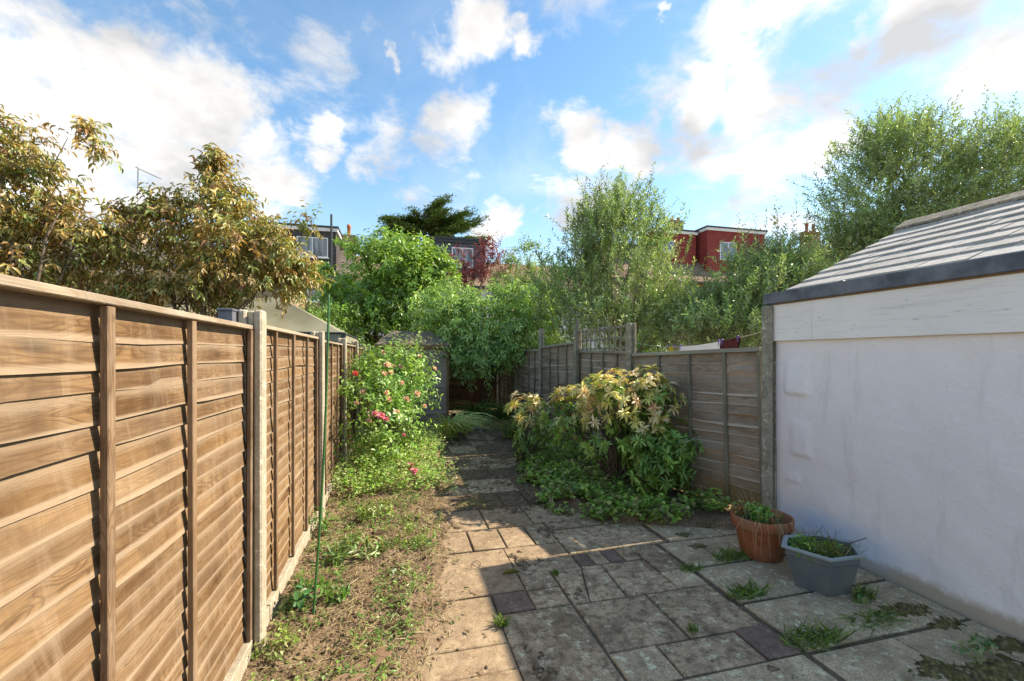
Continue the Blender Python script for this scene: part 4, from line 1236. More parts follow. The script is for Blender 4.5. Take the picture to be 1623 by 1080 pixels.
def build_left_outhouse():
    # low tiled roof behind the fence at the far left
    a = W(-60, 445, 9.0); b = W(118, 446, 10.5)
    root = empty('neighbour_extension', (a.x, 9.2, 0), 'low building with grey tiled roof behind the brown fence and cherry tree', 'building')
    x0, x1, y0, y1 = -12.5, b.x, 9.2, 13.0
    ze, zr = 3.25, 4.3
    MB().box(x0, y0 + .2, 0, x1 - .1, y1, ze).put('wall', M['brick'], root)
    MB().quadbox([(x0, y0, ze - .06), (x1, y0, ze - .06), (x1, y1, zr - .06), (x0, y1, zr - .06), (x0, y0, ze), (x1, y0, ze), (x1, y1, zr), (x0, y1, zr)]).put('roof', M['greytile'], root)
    MB().box(x0, y0 - .1, ze - .14, x1, y0, ze - .04).put('gutter', M['darkmetal'], root)
build_left_outhouse()

# ------------------------------------------------------------------ trees and shrubs
def blob(u, v, zc, ru, rv, rd=None, wt=None):
    """ellipsoid at a photo place: radii in px across / up, depth radius in m"""
    c = W(u, v, zc); s = zc / FPX
    q = (c.x, c.y, c.z, ru * s, rd if rd else ru * s, rv * s)
    return q + (wt,) if wt else q

def tree(name, label, cat, base, blobs, n, fork_h, r, leafmat='leaf', barkmat='bark', nl=40, extra=None, stems=1, group=None, trunkname='trunk', **k):
    f = foliage(blobs, n, **k)
    sets = [f] + (extra or [])
    cen = np.mean([b[:3] for b in blobs], axis=0)
    fork = (base[0] * .7 + cen[0] * .3, base[1] * .7 + cen[1] * .3, fork_h)
    tm = trunk_mb(base, fork, blobs, r, f[2], nl, stems)
    return plant_obj(name, label, cat, base, sets, tm, leafmat, barkmat, group=group, trunkname=trunkname)

BRONZE = [(.24, .14, .040), (.195, .14, .040), (.13, .14, .038), (.29, .19, .080), (.11, .135, .036), (.17, .08, .034), (.22, .17, .052), (.15, .145, .042)]
def build_cherries():
    kw = dict(L=(.18, .42), k=9, ll=.112, lw=.040, pal=BRONZE, out=.7, up=.15, rnd=.5, spread=.55, droop=.45, bias=.4, clump=.20, fold=.5, curl=.35, shape='full')
    b1 = [blob(15, 330, 6.6, 75, 100, .8), blob(-10, 225, 6.4, 45, 55, .5), blob(75, 300, 6.6, 45, 45, .5), blob(120, 385, 6.8, 70, 45, .8), blob(50, 430, 6.8, 110, 50, 1.0), blob(108, 218, 6.5, 24, 26, .25), blob(150, 350, 6.7, 26, 26, .3), blob(-80, 300, 6.5, 70, 120, .8)]
    tree('cherry_tree', 'spreading cherry tree with bronze drooping leaves behind the near fence panel', 'tree', (-4.9, 7.2, 0), b1, 1500, 1.5, .045, nl=46, nclump=110, **kw)
    b2 = [blob(330, 375, 7.6, 70, 65, 1.0), blob(255, 420, 7.6, 80, 50, 1.0), blob(390, 405, 7.8, 70, 50, .9), blob(362, 320, 7.6, 36, 34, .4), blob(337, 275, 7.6, 9, 30, .1, .05), blob(440, 438, 8.0, 50, 22, .5), blob(425, 385, 8.0, 26, 18, .3, .04), blob(290, 335, 7.6, 40, 26, .4), blob(240, 350, 7.6, 35, 20, .4), blob(280, 460, 7.6, 90, 36, .8), blob(490, 362, 8.0, 16, 8, .2, .004)]
    tree('cherry_tree', 'cherry tree with bronze leaves and one tall upright shoot beside the gazebo', 'tree', (-3.4, 8.3, 0), b2, 1750, 1.6, .045, nl=46, nclump=150, **kw)
build_cherries()

OLIVE = [(.125, .155, .06), (.175, .215, .085), (.10, .13, .06), (.23, .27, .13), (.15, .22, .06)]
def build_olives():
    def shoots(bl, n):     # long whippy leaders standing clear of the crown
        return foliage([q[:6] for q in bl], n, L=(.7, 1.25), k=17, ll=.10, lw=.03, twig=.004, pal=[(.09, .11, .05), (.13, .15, .07), (.11, .09, .05)], out=.25, up=1.0, rnd=.16, spread=.5, bias=.5, clump=0, fold=.3, curl=.1, start=.2)
    kw = dict(L=(.30, .62), k=17, ll=.105, lw=.032, twig=.003, pal=OLIVE, out=.35, up=.75, rnd=.28, spread=.5, droop=0.0, bias=.5, clump=.24, fold=.3, curl=.1)
    b = [blob(985, 430, 11, 95, 105, 1.4), blob(910, 470, 11, 60, 75, 1.0), blob(1050, 485, 11, 48, 55, 1.0), blob(990, 345, 11, 55, 45, .6), blob(945, 375, 11, 35, 40, .5), blob(1028, 378, 11, 24, 40, .4), blob(980, 520, 10.6, 110, 45, 1.0), blob(1080, 520, 10.4, 50, 45, .8)]
    tree('olive_tree', 'tall upright olive tree behind the trellis panel of the weathered fence', 'tree', (5.35, 9.9, 0), b, 2300, 1.5, .05, 'leaf_olive', 'palebark', nl=60, nclump=200, stems=3, extra=[shoots(b[3:6] + b[1:3], 85)], **kw)
    b = [blob(1200, 490, 9.6, 80, 55, 1.0), blob(1160, 510, 9.2, 55, 50, .9), blob(1258, 480, 9.6, 45, 45, .8), blob(1205, 435, 9.6, 45, 24, .5), blob(1140, 535, 9.0, 65, 36, .8), blob(1250, 432, 9.6, 35, 22, .5)]
    tree('olive_tree', 'smaller bushy olive tree between the washing line and the outbuilding', 'tree', (7.3, 8.0, 0), b, 1500, 1.3, .045, 'leaf_olive', 'palebark', nl=50, nclump=150, stems=3, extra=[shoots(b[3:4] + b[5:6], 40)], **kw)
    b = [blob(1420, 300, 11.5, 105, 85, 1.5), blob(1520, 290, 11.5, 100, 70, 1.4), blob(1430, 230, 11.5, 60, 40, .7), blob(1360, 350, 11.5, 60, 55, .9), blob(1600, 270, 11.5, 70, 60, 1.0), blob(1680, 290, 11.5, 90, 90, 1.2), blob(1480, 370, 11.5, 130, 60, 1.2), blob(1370, 410, 11.5, 60, 50, .9)]
    kw.update(L=(.35, .75), up=.5, out=.5)
    tree('olive_tree', 'large windswept olive tree rising above the outbuilding roof', 'tree', (12.6, 8.1, 0), b, 4400, 2.2, .08, 'leaf_olive', 'palebark', nl=60, nclump=250, stems=2, extra=[shoots(b[2:3] + b[4:6] + b[1:2], 60)], **kw)
build_olives()

def build_green_trees():
    LUSH = [(.10, .165, .03), (.14, .215, .04), (.07, .12, .025), (.20, .26, .06), (.12, .185, .035)]
    b = [blob(610, 440, 15.6, 85, 60, 1.7), blob(560, 480, 15.6, 75, 60, 1.6), blob(660, 470, 15.6, 65, 65, 1.5), blob(600, 510, 15.4, 110, 50, 1.6), blob(585, 400, 15.6, 45, 25, .9), blob(680, 430, 15.6, 35, 30, .7), blob(525, 460, 15.6, 30, 30, .8)]
    tree('broadleaf_tree', 'dense bright green broadleaf tree beyond the garden shed', 'tree', (-.8, 16.2, 0), b, 2100, 1.8, .14, nl=50, nclump=130, L=(.3, .6), k=10, ll=.19, lw=.08, pal=LUSH, out=.6, up=.25, rnd=.5, spread=.7, droop=.25, clump=.19, bias=.42)
    BUD = [(.12, .19, .05), (.16, .24, .065), (.085, .14, .04), (.21, .29, .085), (.25, .31, .12)]
    b = [blob(770, 530, 12.2, 85, 60, .95), blob(730, 500, 12.2, 55, 45, .8), blob(820, 510, 12.0, 55, 50, .8), blob(790, 562, 11.9, 70, 30, .7), blob(735, 552, 11.9, 45, 32, .6), blob(840, 540, 11.7, 35, 38, .6), blob(850, 480, 12.5, 30, 35, .6), blob(700, 490, 12.6, 40, 40, .6)]
    tree('buddleia_bush', 'large arching leafy shrub overhanging the dark fence at the garden end', 'shrub', (2.45, 12.6, 0), b, 1700, 1.0, .035, nl=40, nclump=150, stems=4, L=(.25, .55), k=11, ll=.14, lw=.045, pal=BUD, out=.7, up=.15, rnd=.45, spread=.7, droop=.4, clump=.2, fold=.3, curl=.3)
    b = [blob(752, 425, 21, 40, 25, 1.0), blob(788, 430, 21, 28, 26, .8), blob(778, 400, 21, 18, 22, .5), blob(730, 440, 21, 30, 14, .6)]
    tree('red_leaved_tree', 'small tree with dark red-purple leaves in front of the blue-grey dormer', 'tree', (3.4, 21.4, 0), b, 420, 3.0, .08, nl=40, nclump=50, L=(.3, .6), k=9, ll=.12, lw=.07, pal=[(.13, .02, .028), (.09, .016, .022), (.18, .05, .05)], out=.4, up=.6, clump=.22)
    b = [blob(830, 440, 19, 42, 30, 1.0), blob(850, 470, 19, 45, 40, 1.1), blob(815, 412, 19, 18, 16, .4), blob(840, 400, 19, 16, 16, .4), blob(800, 470, 19, 40, 30, .9)]
    tree('laurel_tree', 'pale green open shrub tree beside the tall olive tree', 'tree', (5.0, 18.6, 0), b, 620, 2.6, .08, nl=40, nclump=60, L=(.3, .6), k=9, ll=.13, lw=.06, pal=[(.14, .19, .05), (.19, .23, .08), (.09, .14, .04)], out=.4, up=.6, clump=.22)
    b = [blob(1290, 425, 15, 70, 40, 1.3), blob(1240, 400, 15, 40, 22, .9), blob(1330, 460, 15, 60, 60, 1.2), blob(1330, 400, 15, 40, 25, .9)]
    tree('evergreen_hedge', 'dense dark green evergreen between the small olive and the outbuilding roof', 'shrub', (13.2, 11.0, 0), b, 1900, 1.8, .09, 'leaf_gloss', nl=30, nclump=110, L=(.18, .35), k=10, ll=.085, lw=.04, pal=[(.035, .075, .018), (.055, .10, .022), (.09, .13, .03)], out=.5, up=.4, clump=.16, bias=.35)
    # low shrubs filling the neighbours' gardens below the trees
    b = [blob(470, 520, 13, 60, 40, 1.2), blob(520, 530, 13, 50, 35, 1.0)]
    tree('laurel_bush', 'rounded green bush between the gazebo and the broadleaf tree', 'shrub', (-2.2, 13.6, 0), b, 600, .8, .05, nl=20, nclump=40, L=(.2, .4), k=9, ll=.09, lw=.04, pal=LUSH, clump=.2)
build_green_trees()

def build_far_hedges():
    # the continuous line of garden greenery between the fences and the houses
    r = random.Random(2)
    n = 0
    texts = {-9: 'green hedge behind the cherry trees at the neighbouring plot', 9: 'green hedge behind the small olive tree', 6: 'green hedge behind the tall olive tree', 14: 'green hedge behind the evergreen and outbuilding'}
    for x, y, rx, rz in ((-9, 17, 3.2, 1.7), (6, 16.5, 2.2, 1.7), (9.6, 15.5, 2.4, 1.7), (14.5, 16, 3.0, 2.0)):
        b = [(x + r.uniform(-rx, rx) * .7, y + r.uniform(-.4, .4), rz + r.uniform(-.3, .3), rx * .5, 1.0, rz) for _ in range(4)]
        key = min(texts, key=lambda k: abs(k - x))
        tree('garden_hedge', texts[key], 'hedge', (x, y, 0), b, 900, .6, .06, nl=16, nclump=70, stems=3, L=(.2, .45), k=9, ll=.12, lw=.055, pal=[(.05, .10, .02), (.08, .14, .03), (.11, .17, .04)], clump=.2)
build_far_hedges()

def build_cedar():
    base = WY(672, 560, 48); base.z = 0
    root = empty('cedar_tree', base, 'dark green flat-tiered cedar rising behind the blue-grey dormer', 'tree')
    s = lambda u, v: WY(u, v, 48)
    mb = MB(); top = s(672, 338)
    mb.tube([base, base.lerp(top, .5) + Vector((.3, 0, 0)), top], [.7, .45, .12], 8)
    V = []
    tiers = [(s(660, 352), s(612, 352)), (s(675, 345), s(698, 323)), (s(690, 360), s(735, 342)), (s(690, 372), s(752, 354)), (s(665, 365), s(614, 360)), (s(690, 385), s(768, 380)), (s(665, 382), s(615, 382)), (s(680, 372), s(720, 366)), (s(650, 395), s(606, 400)),
             (s(672, 358), s(650, 348)), (s(680, 390), s(735, 392)), (s(660, 400), s(640, 392)), (s(685, 398), s(700, 384)), (s(668, 372), s(640, 370)), (s(680, 356), s(712, 350)), (s(670, 365), s(690, 352))]
    for a, b in tiers:
        for dy in (-3.0, -1.2, 1.0, 2.6):
            e = b + Vector((random.uniform(-.5, .5), dy * .9, random.uniform(-.5, .3)))
            limb(mb, a, e, .14, .03, 6, .05, 5, .03)
            n = 60
            t = RNG.uniform(.15, 1, n); A = np.array(a); E = np.array(e)
            p = A + (E - A) * t[:, None] + RNG.normal(size=(n, 3)) * np.array([.30, .5, .07])
            V.append((p, np.tile(unit((E - A)[None]), (n, 1))))
    mb.put('trunk', M['bark'], root, smooth=True)
    p = np.concatenate([x[0] for x in V]); dd = np.concatenate([x[1] for x in V]); n = len(p)
    k = 12
    pos = np.repeat(p, k, axis=0) + RNG.normal(size=(n * k, 3)) * np.array([.22, .25, .07])
    d = np.repeat(dd, k, axis=0) + RNG.normal(size=(n * k, 3)) * np.array([.6, .6, .18]) + np.array([0, 0, .05])
    nr = np.tile(np.array([[0, 0, 1.0]]), (n * k, 1)) + RNG.normal(size=(n * k, 3)) * .3
    lv = leaves(pos, d, nr, RNG.uniform(.2, .42, n * k), RNG.uniform(.06, .11, n * k), pick_tint(n * k, [(.07, .14, .045), (.11, .20, .055), (.16, .24, .075)]))
    off = np.array(base)
    link('crown', mesh_np('crown', lv[0] - off, lv[1], M['needle'], lv[2]), root, base)
build_cedar()

# ------------------------------------------------------------------ planting inside the garden
def build_rose():
    base = (.05, 7.7, .0)
    PAL = [(.11, .19, .03), (.15, .23, .04), (.075, .145, .025), (.20, .27, .07), (.09, .15, .035)]
    b = [(-.05, 7.3, 1.15, .50, .9, .62), (.25, 7.9, 1.2, .50, .8, .60), (-.35, 6.9, 1.35, .36, .7, .45), (.45, 8.4, 1.35, .40, .7, .45), (-.1, 6.9, .55, .45, .7, .5), (.15, 8.6, 1.6, .55, .6, .28), (-.3, 8.2, 1.5, .4, .8, .35), (.3, 7.6, .5, .4, .8, .45)]
    b = [(q[0] - .08 - (.10 if q[0] > .2 else 0), q[1], q[2], q[3] * .88, q[4], q[5]) for q in b]
    f = foliage(b, 720, L=(.18, .55), k=10, ll=.078, lw=.040, pal=PAL, out=.6, up=.45, rnd=.5, spread=.75, droop=.25, clump=.24, nclump=120, fold=.25, curl=.25, shape='full', top=(1.5, 2.2, [(.22, .24, .06), (.18, .22, .05)], .2))
    mb = MB()
    for i in RNG.integers(0, len(f[2]), 70):
        q = Vector(f[2][i]); s = Vector((base[0] + random.uniform(-.35, .35), base[1] + random.uniform(-.7, .7), 0))
        limb(mb, s, q, .009, .004, 7, .10, 5, .12)
    root = plant_obj('rose_bush', 'tall sprawling rose bush with pink blooms against the brown fence', 'rose bush', base, [f], mb, 'leaf', 'cane', crown='foliage', trunkname='canes')
    # blooms: u, v, depth, size, tone (0 pale, 1 deep pink, 2 red)
    bl = [(613, 580, 6.9, .045, 0), (623, 582, 7, .036, 0), (609, 594, 6.8, .034, 0), (619, 592, 7, .03, 0), (635, 582, 7.2, .032, 0), (563, 594, 6.4, .036, 2), (612, 624, 6.7, .032, 0), (615, 634, 6.7, .036, 0), (644, 634, 7, .040, 0), (661, 626, 7.1, .042, 0),
          (594, 657, 6.5, .045, 1), (604, 661, 6.5, .05, 1), (612, 666, 6.5, .036, 1), (628, 655, 6.7, .038, 0), (651, 738, 6.2, .042, 1), (656, 748, 6.2, .045, 1), (648, 744, 6.2, .03, 1), (636, 608, 7, .028, 0), (688, 585, 7.6, .032, 0), (575, 622, 6.6, .03, 0), (607, 560, 6.9, .03, 0), (665, 566, 7.3, .028, 0), (585, 668, 6.5, .03, 0), (672, 645, 7.1, .028, 0), (565, 640, 6.4, .026, 0), (640, 690, 6.5, .026, 1)]
    lp = f[0][0][::8]
    lz = lp[:, 0] * ST + lp[:, 1] * CT
    lu = 811.5 + FPX * (lp[:, 0] * CT - lp[:, 1] * ST) / lz; lvv = 563 - FPX * (lp[:, 2] - EYE) / lz
    def front(u, v, zc):      # just outside the foliage
        m = np.hypot(lu - u, lvv - v) < 14
        return float(np.quantile(lz[m], .04)) - .02 if m.sum() > 4 else zc - .6
    pals = [[(.85, .62, .58), (.90, .75, .70), (.80, .50, .50)], [(.82, .34, .52), (.88, .48, .62), (.74, .24, .42)], [(.70, .10, .12), (.75, .22, .20)]]
    for u, v, zc, s, tone in bl:
        s *= 1.25 if tone == 1 else 1.5
        c = np.array(W(u, v, front(u, v, zc))); n = 34
        a = RNG.random(n) * 6.28; t = RNG.random(n)
        rad = np.stack([np.cos(a), np.sin(a), np.zeros(n)], -1)
        tilt = np.array([.25, -.75, .6]); tilt /= np.linalg.norm(tilt)
        ax = unit(np.cross(tilt, [1, 0, 0])[None])[0]; ay = np.cross(tilt, ax)
        rw = rad[:, :1] * ax + rad[:, 1:2] * ay
        d = unit(rw * (.3 + .9 * t[:, None]) + tilt * (1.1 - .8 * t[:, None]))
        lv = leaves(np.tile(c, (n, 1)) + rw * s * .12, d, -rw + tilt * .3, s * RNG.uniform(.7, 1.1, n), s * RNG.uniform(.8, 1.1, n), pick_tint(n, pals[tone], .12), .3, -.25, 'full')
        link('bloom', mesh_np('bloom', lv[0] - np.array(base), lv[1], M['petal'], lv[2]), root, base)
build_rose()

def build_pieris():
    base = (2.80, 5.15, 0)
    LOW = [(.095, .165, .032), (.13, .21, .04), (.075, .135, .026), (.18, .25, .055)]
    TOP = [(.80, .66, .34), (.70, .64, .22), (.78, .50, .34), (.56, .56, .15), (.82, .70, .48), (.44, .48, .11)]
    b = [(2.80, 5.08, 1.05, .54, .42, .34), (3.05, 4.80, .66, .30, .32, .34), (2.48, 5.30, .78, .36, .42, .34), (3.05, 4.68, .48, .26, .26, .24), (2.72, 4.98, 1.26, .40, .30, .18), (2.28, 5.7, .92, .24, .26, .20), (3.08, 4.95, 1.16, .24, .25, .16)]
    b = [(q[0], q[1], q[2], q[3] * .88, q[4] * .88, q[5] * .95) for q in b]
    rr = random.Random(12)
    for _ in range(13):
        a = rr.uniform(0, 6.28); q = rr.choice(b[:5])
        b.append((q[0] + math.cos(a) * q[3], q[1] + math.sin(a) * q[4], q[2] + rr.uniform(-.3, .9) * q[5], .14, .14, .10))
    f = foliage(b, 560, L=(.08, .28), k=12, ll=.105, lw=.031, pal=LOW, out=.75, up=.5, rnd=.28, spread=.78, droop=.06, bias=.22, clump=.16, nclump=120, rosette=True, shape='full', fold=.35, curl=.22, top=(.72, .98, TOP, .12), jit=.18)
    g2 = foliage(b, 230, L=(.1, .2), k=9, ll=.10, lw=.032, pal=LOW, out=.5, up=.4, rnd=.5, spread=.7, droop=.15, bias=.6, clump=.3, nclump=50, shape='full', fold=.3, curl=.2)
    mb = MB()
    for i in RNG.integers(0, len(f[2]), 70):
        q = Vector(f[2][i]); s = Vector((base[0] + random.uniform(-.12, .12), base[1] + random.uniform(-.12, .12), 0))
        limb(mb, s, q, .016, .005, 7, .12, 5, .05)
    plant_obj('pieris_shrub', 'rounded shrub with cream and pink new leaves over green beside the weathered fence', 'shrub', base, [f, g2], mb, 'leaf_gloss', 'bark', crown='foliage', trunkname='stems')
    # trailing stem with cream tips towards the path
    base = (1.98, 6.9, 0)
    b = [(2.05, 6.9, .74, .22, .25, .16), (2.2, 6.7, .45, .24, .3, .2)]
    f = foliage(b, 75, L=(.12, .24), k=12, ll=.13, lw=.034, pal=LOW, out=.75, up=.45, rnd=.3, spread=.75, droop=.1, bias=.25, clump=.2, nclump=30, rosette=True, shape='full', fold=.35, curl=.25, top=(.58, .78, TOP, .08))
    mb = MB()
    for i in RNG.integers(0, len(f[2]), 20):
        limb(mb, (base[0] + random.uniform(-.08, .08), base[1] + random.uniform(-.08, .08), 0), f[2][i], .012, .004, 6, .12, 5, .05)
    plant_obj('pieris_shrub', 'small low shrub with cream leaf tips at the narrow end of the path', 'shrub', base, [f], mb, 'leaf_gloss', 'bark', crown='foliage', trunkname='stems')
build_pieris()

def strap_clump(name, label, base, n, L, w, pal, lean=(0, 0), spread=.9, cat='plant'):
    root = empty(name, base, label, cat)
    V, F, T = [], [], []; o = 0; seg = 7
    tints = pick_tint(n, pal, .25, LEAF_GAIN)
    for k in range(n):
        a = random.uniform(0, 6.28); l = L * random.uniform(.5, 1.15); h = l * random.uniform(.35, .62)
        d = np.array([math.cos(a) * spread + lean[0], math.sin(a) * spread + lean[1]]); d = d / max(np.linalg.norm(d), .3)
        s0 = np.array([random.gauss(0, .09), random.gauss(0, .09)])
        sd = np.array([-d[1], d[0]])
        for i in range(seg + 1):
            t = i / seg; ww = w * (1 - t ** 2.2) * .5 + .0006
            c = s0 + d * l * (.12 * t + .72 * t ** 1.6)
            z = max(.012, h * math.sin(min(t * 2.15, 2.6)) * (1 - .15 * t))
            for sg in (-1, 1): V.append((*(c + sd * ww * sg), z + .004 * sg))
            T += [tints[k]] * 2
        for i in range(seg):
            q = o + i * 2; F += [(q, q + 1, q + 3), (q, q + 3, q + 2)]
        o += (seg + 1) * 2
    link('blades', mesh_np('blades', np.array(V), np.array(F), M['leaf'], np.array(T)), root, base)
    return root

def build_sedges():
    SP = [(.20, .24, .05), (.26, .27, .07), (.13, .19, .035), (.30, .26, .10)]
    DK = [(.05, .10, .02), (.075, .13, .03), (.12, .17, .04)]
    strap_clump('sedge_clump', 'arching clump of yellow-green strap leaves flopping onto the path below the shed', (1.02, 9.3, .02), 170, .95, .022, SP, (.55, -.45))
    strap_clump('sedge_clump', 'loose flattened strap-leaf clump on the path beside the small low shrub', (1.45, 10.0, .02), 90, .7, .02, SP + DK, (.3, -.3))
    strap_clump('sedge_clump', 'dark green strap-leaf clump at the foot of the dark back fence', (2.0, 11.9, .02), 150, .95, .024, DK, (.0, -.4))
    strap_clump('sedge_clump', 'dark strap-leaf clump in the corner where the back and weathered fences meet', (2.75, 11.4, .02), 120, .8, .024, DK, (-.3, -.3))
    strap_clump('sedge_clump', 'brownish dying strap-leaf clump between the path end and weathered fence', (2.35, 9.0, .02), 120, .7, .02, DK + [(.20, .12, .05), (.16, .18, .05)], (-.3, -.2))
build_sedges()

def gcover(name, label, cat, fn, n, ll, lw, pal, hmax, k=6, kind=None, leafs='full', bmat='leaf', L=(.06, .2)):
    """low ground cover: short upright stems carrying leaves"""
    pts = fn(n)
    f = []
    d = unit(np.array([0, 0, 1.0]) + RNG.normal(size=(n, 3)) * .45)
    Ln = RNG.uniform(L[0], L[1], (n, 1)) * hmax(pts)[:, None]
    t = RNG.uniform(.35, 1, (n, k, 1))
    base = pts[:, None] + d[:, None] * Ln[:, None] * t
    ang = RNG.random((n, k)) * 6.28
    ld = np.stack([np.cos(ang), np.sin(ang), RNG.normal(size=(n, k)) * .3 + .1], -1)
    nr = unit(np.array([0, 0, 1.0]) + RNG.normal(size=(n, k, 3)) * .35)
    tn = np.repeat(pick_tint(n, pal, .25, LEAF_GAIN), k, axis=0)
    sz = RNG.uniform(.6, 1.25, n * k)
    lv = leaves(base.reshape(-1, 3), ld.reshape(-1, 3), nr.reshape(-1, 3), ll * sz, lw * sz, tn, .2, .2, leafs)
    o = link(name, mesh_np(name, lv[0], lv[1], M[bmat], lv[2]))
    return tag(o, label, cat, None, kind)

def build_cover():
    def right(n):
        Y = RNG.uniform(4.0, 8.2, n * 3); X = RNG.uniform(1.5, 3.5, n * 3)
        e = bed_right_edge(Y) - .10 + .12 * nz2(X, Y, 9, 31)
        dens = nz2(X, Y, 5, 32)
        ok = (X > e) & (dens > -.75) & (RNG.random(n * 3) < np.where(X - e < .6, 1, .5))
        X, Y = X[ok][:n], Y[ok][:n]
        return np.stack([X, Y, h_right(X, Y)], -1)
    g = right(3600)
    gcover('ground_cover', 'low bright green leafy ground cover spreading below the rounded shrub', 'ground cover', lambda n: g[:n], len(g), .05, .045,
           [(.12, .22, .035), (.17, .27, .045), (.09, .16, .03), (.25, .31, .06), (.08, .13, .03), (.12, .10, .04), (.20, .18, .07)], lambda p: .6 + .9 * (nz2(p[:, 0], p[:, 1], 4, 33) * .5 + .5), 5, 'stuff')
    def leftb(n):
        Y = RNG.uniform(5.6, 9.6, n * 3); X = RNG.uniform(-.78, .8, n * 3)
        ok = X < bed_left_edge(Y) - .02 + .1 * nz2(X, Y, 8, 41)
        X, Y = X[ok][:n], Y[ok][:n]
        return np.stack([X, Y, h_left(X, Y)], -1)
    g2 = leftb(2400)
    gcover('bed_weeds', 'tangle of light green weeds at the foot of the rose bush', 'weeds', lambda n: g2[:n], len(g2), .042, .022,
           [(.13, .22, .035), (.17, .26, .045), (.09, .16, .03), (.22, .26, .09), (.24, .20, .09)], lambda p: 1.3 + 1.2 * (nz2(p[:, 0], p[:, 1], 5, 43) * .5 + .5), 7, 'stuff', L=(.08, .22))
    def near(n):
        Y = RNG.uniform(1.5, 6.0, n * 4); X = RNG.uniform(-.76, .45, n * 4)
        dens = nz2(X, Y, 5.5, 51)
        ok = (X < bed_left_edge(Y) - .05) & (dens + (X < -.45) * .35 > .05)
        X, Y = X[ok][:n], Y[ok][:n]
        return np.stack([X, Y, h_left(X, Y)], -1)
    g3 = near(1500)
    gcover('seedling_weeds', 'scattered small green seedlings on the soil bed', 'weeds', lambda n: g3[:n], len(g3), .024, .011, [tuple(.7 * q for q in c) for c in YGREEN + GREEN] + [(.20, .18, .08)], lambda p: np.full(len(p), .8), 5, 'stuff', L=(.03, .10))
build_cover()

